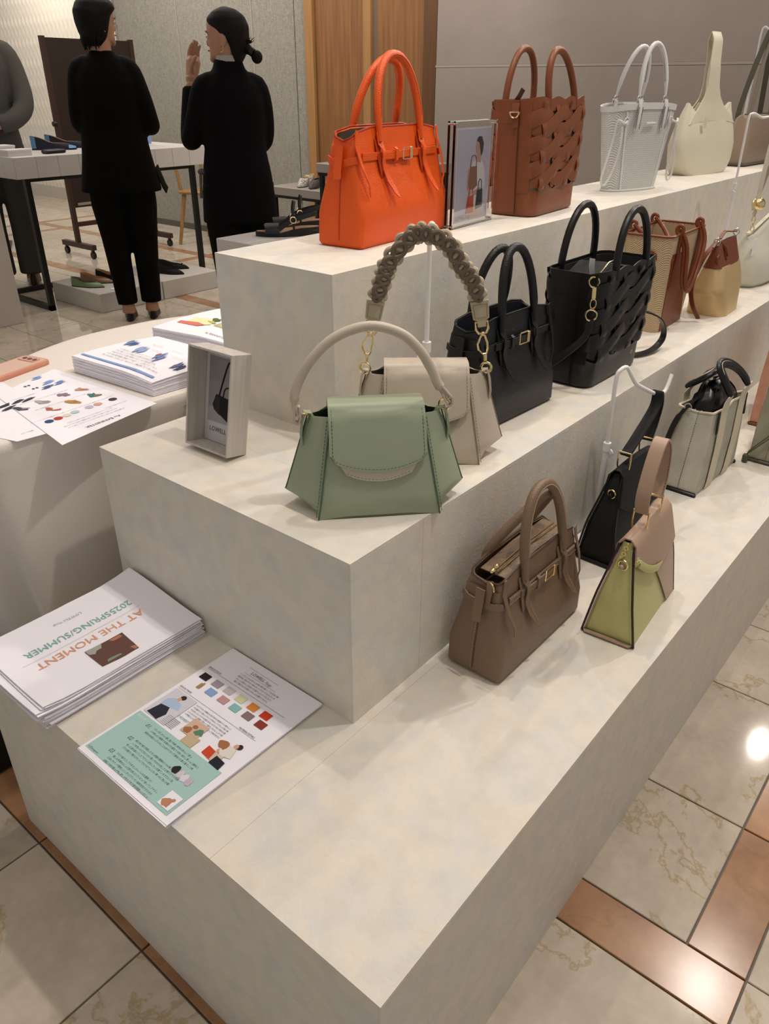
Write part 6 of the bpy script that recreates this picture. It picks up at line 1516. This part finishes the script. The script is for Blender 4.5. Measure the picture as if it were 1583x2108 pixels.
# ------------------------------------------------------------------ people
SKIN = mat('skin', '#b08468', .5, vary=('#b98c72', 20, .2)); SKINH = mat('hand_skin', '#8a4f44', .5)
HAIRK = mat('black_hair', '#050404', .6, spec=.25, bump=('weave', 90, .5, .003)); HAIRB = mat('dark_brown_hair', '#0b0706', .6, spec=.25, bump=('weave', 90, .5, .003))
BLKCL = mat('black_cloth', '#060606', .85, spec=.15, bump=('noise', 30, .2, .004)); BLKCL2 = mat('black_suit_cloth', '#08080a', .85, spec=.15, bump=('noise', 25, .25, .005)); GREYCL = mat('grey_suit_cloth', '#4a4843', .85, spec=.2, bump=('noise', 25, .25, .005))
PINKCL = mat('pinkish_grey_cloth', '#8d7b78', .9)
def oval(z, a, b, cx=0, cy=0, n=28, p=2.4, bf=None):
    R = []
    for i in range(n):
        t = 2*PI*i/n; c, s_ = math.cos(t), math.sin(t); bb = bf if (bf is not None and s_ < 0) else b
        R.append((cx+a*math.copysign(abs(c)**(2/p), c), cy+bb*math.copysign(abs(s_)**(2/p), s_), z))
    return R
def ovals(tab, **k):  # tab rows: z, a, b[, cx, cy]
    return [oval(*r, **k) for r in tab]
def remesh(o, vox, smooth=2):
    m = o.modifiers.new('fuse', 'REMESH'); m.mode = 'VOXEL'; m.voxel_size = vox; m.use_smooth_shade = True
    if smooth: s_ = o.modifiers.new('relax', 'SMOOTH'); s_.factor = .5; s_.iterations = smooth
def head_rings(ht, grow=0, fr=None, bk=None, wd=None, z0=0, z1=None):
    F = fr or [(0, .050), (.01, .076), (.03, .083), (.05, .080), (.072, .086), (.10, .083), (.12, .089), (.15, .089), (.18, .078), (.205, .045), (.22, .004)]
    B = bk or [(0, .0), (.02, .02), (.05, .062), (.10, .092), (.15, .096), (.18, .083), (.205, .050), (.22, .004)]
    Wt = wd or [(0, .026), (.02, .046), (.05, .058), (.09, .068), (.13, .073), (.17, .066), (.20, .043), (.22, .004)]
    z1 = z1 or .22; R = []
    for k in range(23):
        z = z0+(z1-z0)*k/22; yf, yb, w = prof(F, z)+grow, prof(B, z)+grow, prof(Wt, z)+grow
        c = (yb-yf)/2; b = max(.004, (yf+yb)/2)
        R.append([(x, y, ht+z) for x, y, _ in oval(0, max(.004, w), b, 0, c, n=28, p=2.15)])
    return R
def rotz(rings, a, cy=0):
    c, s_ = math.cos(a), math.sin(a); return [[(x*c-(y-cy)*s_, x*s_+(y-cy)*c+cy, z) for x, y, z in r] for r in rings]
def person(label, loc, az, H, head_turn, build_, clothes, pelvis=.82, sex='f'):
    t = thing('person', label, 'person', loc, math.radians(az+90))
    return t
def R3(p, a, cy):  # rotate point about head axis
    c, s_ = math.cos(a), math.sin(a); return (p[0]*c-(p[1]-cy)*s_, p[0]*s_+(p[1]-cy)*c+cy, p[2])
def hball(mb, hp, c, r, sc, nu=12, nv=8):
    q = MB(); q.ball(c, r, nu, nv, sc); mb.add([hp(*v) for v in q.v], q.f)
def make_body(t, hz, turn, sh, shz, arms, legs, hand_pts=None, hipz=.86, hipw=.15, hy=0.0, mats=None):
    """one continuous body: legs, trunk, arms, neck, head fused by a voxel remesh"""
    mb = MB()
    mb.loft(ovals([(hipz-.06, hipw*.9, .09), (hipz, hipw, .10), (hipz+.1, hipw*.92, .095), (lerp(hipz, shz, .45), sh*.72, .082), (lerp(hipz, shz, .75), sh*.85, .095), (shz-.06, sh*.95, .085), (shz-.005, sh*.82, .06), (shz+.03, sh*.4, .052), (shz+.05, .055, .052)]))
    mb.tube([(0, .01, shz-.02), (0, .005, shz+.05), (0, hy, hz+.05)], [.056, .052, .055], 16)
    mb.loft(rotz(head_rings(hz), turn))
    hp = lambda x, y, z: R3((x, y, hz+z), turn, 0)
    hball(mb, hp, (0, -.088, .072), .0095, (1.3, 1.0, 1.0)); mb.tube([hp(0, -.080, .112), hp(0, -.087, .09), hp(0, -.091, .076)], [.006, .008, .010], 8)
    hball(mb, hp, (0, -.076, .045), .012, (1.5, .9, .9)); hball(mb, hp, (0, -.070, .013), .018, (1, 1, 1)); hball(mb, hp, (0, -.078, .122), .022, (2.0, .6, .5))
    for s in (-1, 1):
        hball(mb, hp, (s*.070, .008, .090), .018, (.5, .9, 1.6)); mb.ball(hp(s*.070, -.002, .066), .008, 8, 6)
        mb.tube(legs[0 if s < 0 else 1], [.085, .075, .058, .05, .036, .042, .04][:len(legs[0])], 14)
        A = arms[0 if s < 0 else 1]; A = [(A[0][0]*.45, 0, A[0][2]-.01)]+list(A); mb.tube(spline(A, 3), [lerp(.050, .025, k/(3*(len(A)-1))) for k in range(3*(len(A)-1)+1)], 12)
    if hand_pts:
        for P, r in hand_pts: mb.tube(P, r, 8)
    b = mb.build('body', SKIN, t); remesh(b, .0042, 1)
    # facial features
    mb = MB()
    for s in (-1, 1): mb.ball(hp(s*.030, -.0755, .100), .0105, 10, 8, (1, .8, .8))
    e = mb.build('eyes', mat('eye_white', '#b8aca4', .3), t); e['kind'] = 'stuff'
    for s in (-1, 1):
        mb = MB(); mb.ball(hp(s*.030, -.0838, .100), .0045, 8, 6); mb.build('iris', mat('dark_iris', '#120c0a', .3), t)
        mb = MB(); mb.tube([hp(s*.014, -.0885, .118), hp(s*.030, -.088, .122), hp(s*.046, -.077, .117)], [.002, .003, .0015], 6); mb.build('eyebrow', HAIRK, t)
        mb = MB(); mb.ring(hp(s*.0745, .010, .090), .0145, .0035, (math.cos(turn), math.sin(turn), 0), 14, 6, sx=.62); mb.build('ear_rim', SKIN, t)
    mb = MB(); mb.tube([hp(-.018, -.088, .045), hp(0, -.0925, .046), hp(.018, -.088, .045)], [.002, .004, .002], 7); mb.build('lips', mat('lip_red', '#7d3c36', .45), t)
    return hp
def sleeve(mb, A, r0, r1, end):
    P = [Vector((A[0][0]*.35, 0, A[0][2]-.012)), Vector(A[0])]+[Vector(a) for a in A[1:4]]+[Vector(A[3]).lerp(Vector(A[4]), end)]
    Q = spline(P, 4); n = len(Q); mb.tube(Q, [r0*(.86 if k < 2 else 1)*(1-k/n)+r1*k/n for k in range(n)], 16)
# ---------------- short-haired woman in black tunic
t = thing('person', 'woman with short black bob in black tunic and trousers, her back to the camera', 'person', (2.375, 3.92, 0), math.radians(52+90))
legs = ([(-.085, 0, .86), (-.09, -.005, .66), (-.085, -.012, .48), (-.082, 0, .36), (-.075, .01, .10), (-.075, .0, .05)], [(.085, .02, .86), (.088, .02, .66), (.08, .01, .48), (.075, .03, .36), (.062, .045, .10), (.062, .035, .05)])
arms = ([(-.118, 0, 1.345), (-.165, .01, 1.23), (-.195, .01, 1.11), (-.20, -.06, 1.07), (-.17, -.20, 1.12)], [(.118, 0, 1.345), (.150, .005, 1.23), (.165, .0, 1.11), (.16, -.09, 1.07), (.12, -.20, 1.10)])
hands = [([(-.17, -.20, 1.12), (-.14, -.245, 1.135)], [.026, .03]), ([(.12, -.20, 1.10), (.09, -.24, 1.11)], [.026, .03])]
for i in range(4):
    hands.append(([(-.15+.018*i-.01, -.25, 1.135+.006*i), (-.135+.018*i-.01, -.29, 1.14), (-.11+.018*i-.01, -.31, 1.13)], [.009, .0085, .007])); hands.append(([(.10-.018*i+.01, -.245, 1.11), (.085-.018*i+.01, -.285, 1.115), (.06-.018*i+.01, -.30, 1.12)], [.009, .0085, .007]))
hands += [([(-.16, -.23, 1.15), (-.155, -.26, 1.18)], [.010, .008]), ([(.11, -.23, 1.13), (.105, -.255, 1.155)], [.010, .008])]
hp = make_body(t, 1.458, math.radians(-62), .15, 1.375, arms, legs, hands)
mb = MB(); mb.loft(ovals([(.735, .225, .145), (.80, .212, .142), (.92, .190, .135), (1.05, .172, .122), (1.18, .168, .122), (1.28, .170, .118), (1.345, .150, .098), (1.395, .105, .076), (1.418, .070, .062), (1.432, .062, .058)], n=36))
for s in (0, 1): sleeve(mb, arms[s], .066, .048, .95)
b = mb.build('tunic', BLKCL, t); remesh(b, .009, 6)
mb = MB(); mb.ribbon([(-.205, -.02, .86), (-.235, -.03, .76), (-.25, -.035, .73)], .10, .006, (.2, 1, 0)); mb.build('tunic_side_panel', BLKCL, t)
mb = MB(); mb.loft(ovals([(.74, .155, .115), (.82, .16, .12), (.95, .15, .11)]))
for s in (0, 1): L_ = legs[s]; mb.tube([L_[0], L_[1], L_[2], L_[3], L_[4]], [.098, .094, .078, .070, .060], 16)
b = mb.build('trousers', BLKCL, t); remesh(b, .009, 5)
mb = MB(); mb.loft(rotz(head_rings(1.462, .014, fr=[(-.01, .0), (.03, .022), (.06, .036), (.10, .048), (.135, .062), (.16, .088), (.19, .075), (.215, .045), (.226, .01)], bk=[(-.01, .070), (.02, .075), (.05, .088), (.10, .100), (.15, .102), (.19, .082), (.215, .048), (.226, .01)], wd=[(-.01, .040), (.02, .058), (.05, .068), (.09, .076), (.14, .080), (.18, .070), (.21, .044), (.226, .008)], z0=-.012, z1=.226), math.radians(-62)))
b = mb.build('hair', HAIRK, t); remesh(b, .006, 2)
mb = MB()
for k in range(16):
    a = k/15; q = lerp(-1, 1, a); mb.tube([hp(.075*q, .03+.055*(1-q*q), .06), hp(.07*q, .04+.055*(1-q*q), .02), hp(.058*q, .035+.05*(1-q*q), -.018-.01*math.sin(k*2.1))], [.010, .008, .002], 6)
mb.build('hair_ends', HAIRK, t, kind='stuff')
for s in (-1, 1):
    mb = MB(); mb.ball(hp(s*.074, -.002, .058), .0035, 8, 6); mb.build('earring', GOLD, t)
for s, L_ in ((0, legs[0]), (1, legs[1])):
    x, y = L_[-1][0], L_[-1][1]; O = foot_outline(.235, .08)
    mb = MB(); mb.loft([[(x+a, y-.06-b_, z) for a, b_ in O] for z in (0, .004, .012)]+[[(x+a*.92, y-.06-b_*.97, .03) for a, b_ in O], [(x+a*.7, y-.055-b_*.9, .045 if b_ < 0 else .036) for a, b_ in O]]); mb.build('shoe', BLACKS, t)
# ---------------- woman with ponytail in black jacket
t = thing('person', 'woman with low ponytail and long black jacket, hand raised to her mouth', 'person', (2.44, 2.975, 0), math.radians(58+90))
legs = ([(-.085, 0, .84), (-.088, -.005, .64), (-.085, -.012, .46), (-.082, 0, .34), (-.078, .01, .10), (-.078, .0, .05)], [(.085, .02, .84), (.088, .02, .64), (.084, .01, .46), (.08, .02, .34), (.075, .03, .10), (.075, .02, .05)])
arms = ([(-.118, 0, 1.265), (-.150, -.01, 1.15), (-.150, -.04, 1.03), (-.11, -.15, 1.01), (-.0, -.19, 1.04)], [(.118, 0, 1.265), (.165, -.02, 1.15), (.20, -.07, 1.035), (.20, -.13, 1.08), (.165, -.195, 1.275)])
wx, wy, wz = .160, -.20, 1.30
hands = [([(wx, wy, wz), (wx-.012, wy-.012, wz+.035), (wx-.022, wy-.02, wz+.075), (wx-.026, wy-.022, wz+.095)], [.024, .033, .036, .026]), ([(wx, wy, wz-.03), (wx, wy, wz+.01)], [.024, .027])]
# palm broad across, five fingers of different lengths
for i, (dx, dy, L1, r) in enumerate(((.022, -.010, .070, .0080), (.006, -.015, .082, .0082), (-.010, -.013, .076, .0080), (-.025, -.006, .060, .0074))):
    b0 = Vector((wx-.022+dx, wy-.02+dy, wz+.085)); hands.append(([b0-Vector((0, 0, .02)), b0, b0+Vector((-.004-dx*.05, .004, L1*.45)), b0+Vector((-.012-dx*.12, .010, L1*.78)), b0+Vector((-.021-dx*.2, .016, L1))], [r*1.05, r, r*.95, r*.9, r*.75]))
hands.append(([(wx-.006, wy+.012, wz+.03), (wx-.006, wy+.034, wz+.055), (wx-.020, wy+.044, wz+.083), (wx-.030, wy+.046, wz+.098)], [.014, .0115, .010, .008]))
hp = make_body(t, 1.370, math.radians(64), .15, 1.29, arms, legs, hands, hipz=.84)
# face colour hand overlay is the same skin; jacket
mb = MB(); mb.loft(ovals([(.655, .192, .135), (.75, .186, .132), (.88, .172, .125), (1.0, .150, .112), (1.10, .158, .116), (1.2, .160, .116), (1.265, .150, .098), (1.305, .112, .080), (1.34, .078, .068), (1.375, .066, .062), (1.385, .064, .061)], n=36))
for s in (0, 1): sleeve(mb, arms[s], .064, .040, .92)
b = mb.build('jacket', BLKCL2, t); remesh(b, .009, 5)
mb = MB(); mb.loft([oval(z, a, b_, 0, .004) for z, a, b_ in ((1.345, .060, .058), (1.385, .0605, .058), (1.396, .0600, .0575), (1.394, .056, .053), (1.36, .056, .053))], False, False); mb.build('white_collar', mat('white_shirt', '#a9a6a4', .7), t)
mb = MB(); mb.loft(ovals([(.74, .15, .11), (.82, .155, .115), (.95, .14, .10)]))
for s in (0, 1): L_ = legs[s]; mb.tube([L_[0], L_[1], L_[2], L_[3], L_[4]], [.098, .094, .080, .074, .066], 16)
b = mb.build('trousers', BLKCL2, t); remesh(b, .009, 5)
mb = MB(); mb.loft(rotz(head_rings(1.365, .008, fr=[(.0, -.045), (.03, -.036), (.06, -.028), (.085, -.012), (.105, .020), (.125, .044), (.15, .074), (.18, .078), (.21, .046), (.226, .006)], bk=[(.0, .055), (.03, .075), (.06, .090), (.10, .100), (.15, .102), (.19, .084), (.215, .048), (.226, .006)], wd=[(.0, .034), (.03, .052), (.06, .062), (.10, .072), (.14, .075), (.18, .066), (.21, .042), (.226, .006)], z0=0, z1=.226), math.radians(64)))
b = mb.build('hair', HAIRB, t); remesh(b, .006, 2)
mb = MB(); mb.tube([hp(0, .088, .058), hp(0, .112, .045), hp(0, .122, .038)], [.026, .019, .017], 12); mb.ball(hp(0, .142, .020), .027, 14, 10, (1, 1, 1.05)); mb.build('ponytail', HAIRB, t)
mb = MB(); mb.tube([hp(0, .108, .048), hp(0, .126, .036)], [.0195, .0195], 14); mb.build('hair_tie', BLACKS, t)
mb = MB()
for k in range(9): a = k*.5-1.2; mb.tube([hp(.004*k-.016, .085, .075), hp(.006*k-.024, .115, .082+.006*math.sin(k*1.7)), hp(.008*k-.03, .128+.006*math.sin(k*2.3), .09+.012*math.sin(k*1.1))], [.004, .002, .0006], 5)
mb.build('loose_strands', HAIRB, t, kind='stuff')
for s in (-1, 1):
    mb = MB(); mb.tube([hp(s*.073, .004, .068), hp(s*.075, .004, .045), hp(s*.075, -.004, .036)], .0012, 6); mb.ball(hp(s*.075, -.006, .038), .003, 8, 6); mb.build('earring', GOLD, t)
mb = MB(); mb.ball((.185, .06, .90), .018, 12, 8, (1, .6, .8)); mb.tube([(.190, .065, .89), (.195, .07, .84), (.197, .07, .78)], [.008, .006, .010], 8); mb.build('belt_charm', mat('charm_grey', '#4a4640', .5), t)
for s, L_ in ((0, legs[0]), (1, legs[1])):
    x, y = L_[-1][0], L_[-1][1]; O = foot_outline(.24, .08)
    mb = MB(); mb.loft([[(x+a, y-.06-b_, z) for a, b_ in O] for z in (0, .004, .012)]+[[(x+a*.9, y-.055-b_*.95, .05 if b_ < 0 else .034) for a, b_ in O], [(x+a*.6, y-.04-b_*.6, .06) for a, b_ in O]]); mb.build('shoe', BLACKS, t)
# ---------------- man in grey suit, cut by the left edge
t = thing('person', 'man in dark grey suit with hands clasped behind him, cut by the left edge', 'person', (2.345, 5.34, 0), math.radians(62+90))
legs = ([(-.095, 0, .92), (-.10, -.005, .72), (-.098, -.012, .50), (-.096, 0, .38), (-.09, .01, .10), (-.09, .0, .05)], [(.095, .02, .92), (.10, .02, .72), (.098, .01, .50), (.096, .02, .38), (.09, .03, .10), (.09, .02, .05)])
arms = ([(-.19, 0, 1.45), (-.245, .03, 1.30), (-.255, .09, 1.15), (-.18, .15, 1.07), (-.05, .17, 1.03)], [(.19, 0, 1.45), (.245, .03, 1.30), (.255, .09, 1.15), (.18, .15, 1.07), (.05, .17, 1.01)])
hands = [([(-.05, .17, 1.03), (-.0, .185, 1.01)], [.028, .034]), ([(.05, .17, 1.01), (.01, .18, .985)], [.028, .034])]
for i in range(4):
    hands.append(([(-.0, .19, 1.035-.018*i), (.03, .205, 1.02-.018*i), (.05, .195, 1.0-.018*i)], [.0105, .010, .008])); hands.append(([(.0, .19, 1.0-.017*i), (-.03, .2, .985-.016*i), (-.05, .19, .975-.015*i)], [.0105, .010, .008]))
hands += [([(-.02, .19, 1.04), (.01, .205, 1.06), (.03, .205, 1.065)], [.012, .011, .009]), ([(.02, .19, .97), (-.01, .2, .95)], [.012, .009])]
hp = make_body(t, 1.555, math.radians(10), .20, 1.48, arms, legs, hands, hipz=.92, hipw=.165)
mb = MB(); mb.loft(ovals([(.86, .205, .145), (.95, .20, .14), (1.08, .185, .13), (1.2, .195, .135), (1.35, .215, .135), (1.43, .215, .115), (1.485, .15, .088), (1.52, .085, .072), (1.545, .07, .066)], n=36))
for s in (0, 1): sleeve(mb, arms[s], .076, .052, .7)
b = mb.build('suit_jacket', GREYCL, t); remesh(b, .010, 4)
mb = MB(); mb.loft(ovals([(.82, .175, .125), (.92, .175, .13), (1.02, .16, .115)]))
for s in (0, 1): L_ = legs[s]; mb.tube([L_[0], L_[1], L_[2], L_[3], (L_[4][0], L_[4][1], .08)], [.112, .105, .088, .082, .080], 16)
b = mb.build('trousers', GREYCL, t); remesh(b, .010, 5)
mb = MB(); mb.loft(rotz(head_rings(1.555, .008, fr=[(.0, -.06), (.06, -.035), (.10, .010), (.13, .03), (.16, .078), (.19, .075), (.215, .045), (.226, .006)], bk=[(.0, .05), (.05, .082), (.10, .098), (.15, .100), (.19, .082), (.215, .048), (.226, .006)]), math.radians(10))); mb.build('hair', HAIRK, t)
for s, L_ in ((0, legs[0]), (1, legs[1])):
    x, y = L_[-1][0], L_[-1][1]; O = foot_outline(.29, .10, point=.2)
    mb = MB(); mb.loft([[(x+a, y-.08-b_, z) for a, b_ in O] for z in (0, .004, .022)]+[[(x+a*.92, y-.08-b_*.97, .05) for a, b_ in O], [(x+a*.7, y-.05-b_*.7, .085 if b_ < 0 else .075) for a, b_ in O]]); mb.build('shoe', BLACKS, t)
# pale coat hanging behind him
t = thing('hanging_coat', 'long pinkish grey coat seen behind the man in the grey suit', 'coat', (2.92, 6.95, 0), math.radians(150))
mb = MB(); R_ = []
for z, a in ((.42, .27), (.7, .24), (1.0, .21), (1.25, .20), (1.36, .19), (1.42, .10), (1.45, .05)):
    R_.append([(x*(1+.07*math.sin(i*1.35)*(1.45-z)), y*(1+.1*math.sin(i*1.35)*(1.45-z)), zz) for i, (x, y, zz) in enumerate(oval(z, a, a*.5))])
mb.loft(R_); mb.build('coat_body', PINKCL, t)
mb = MB(); mb.tube([(0, 0, 0), (0, 0, 1.5)], .013, 8); mb.box((0, 0, .012), (.34, .34, .02), b=.004); mb.build('stand_pole', BLACKMETAL, t)
mb = MB(); mb.tube([(-.18, 0, 1.35), (0, 0, 1.45), (.18, 0, 1.35)], .01, 8); mb.build('hanger', CW, t)
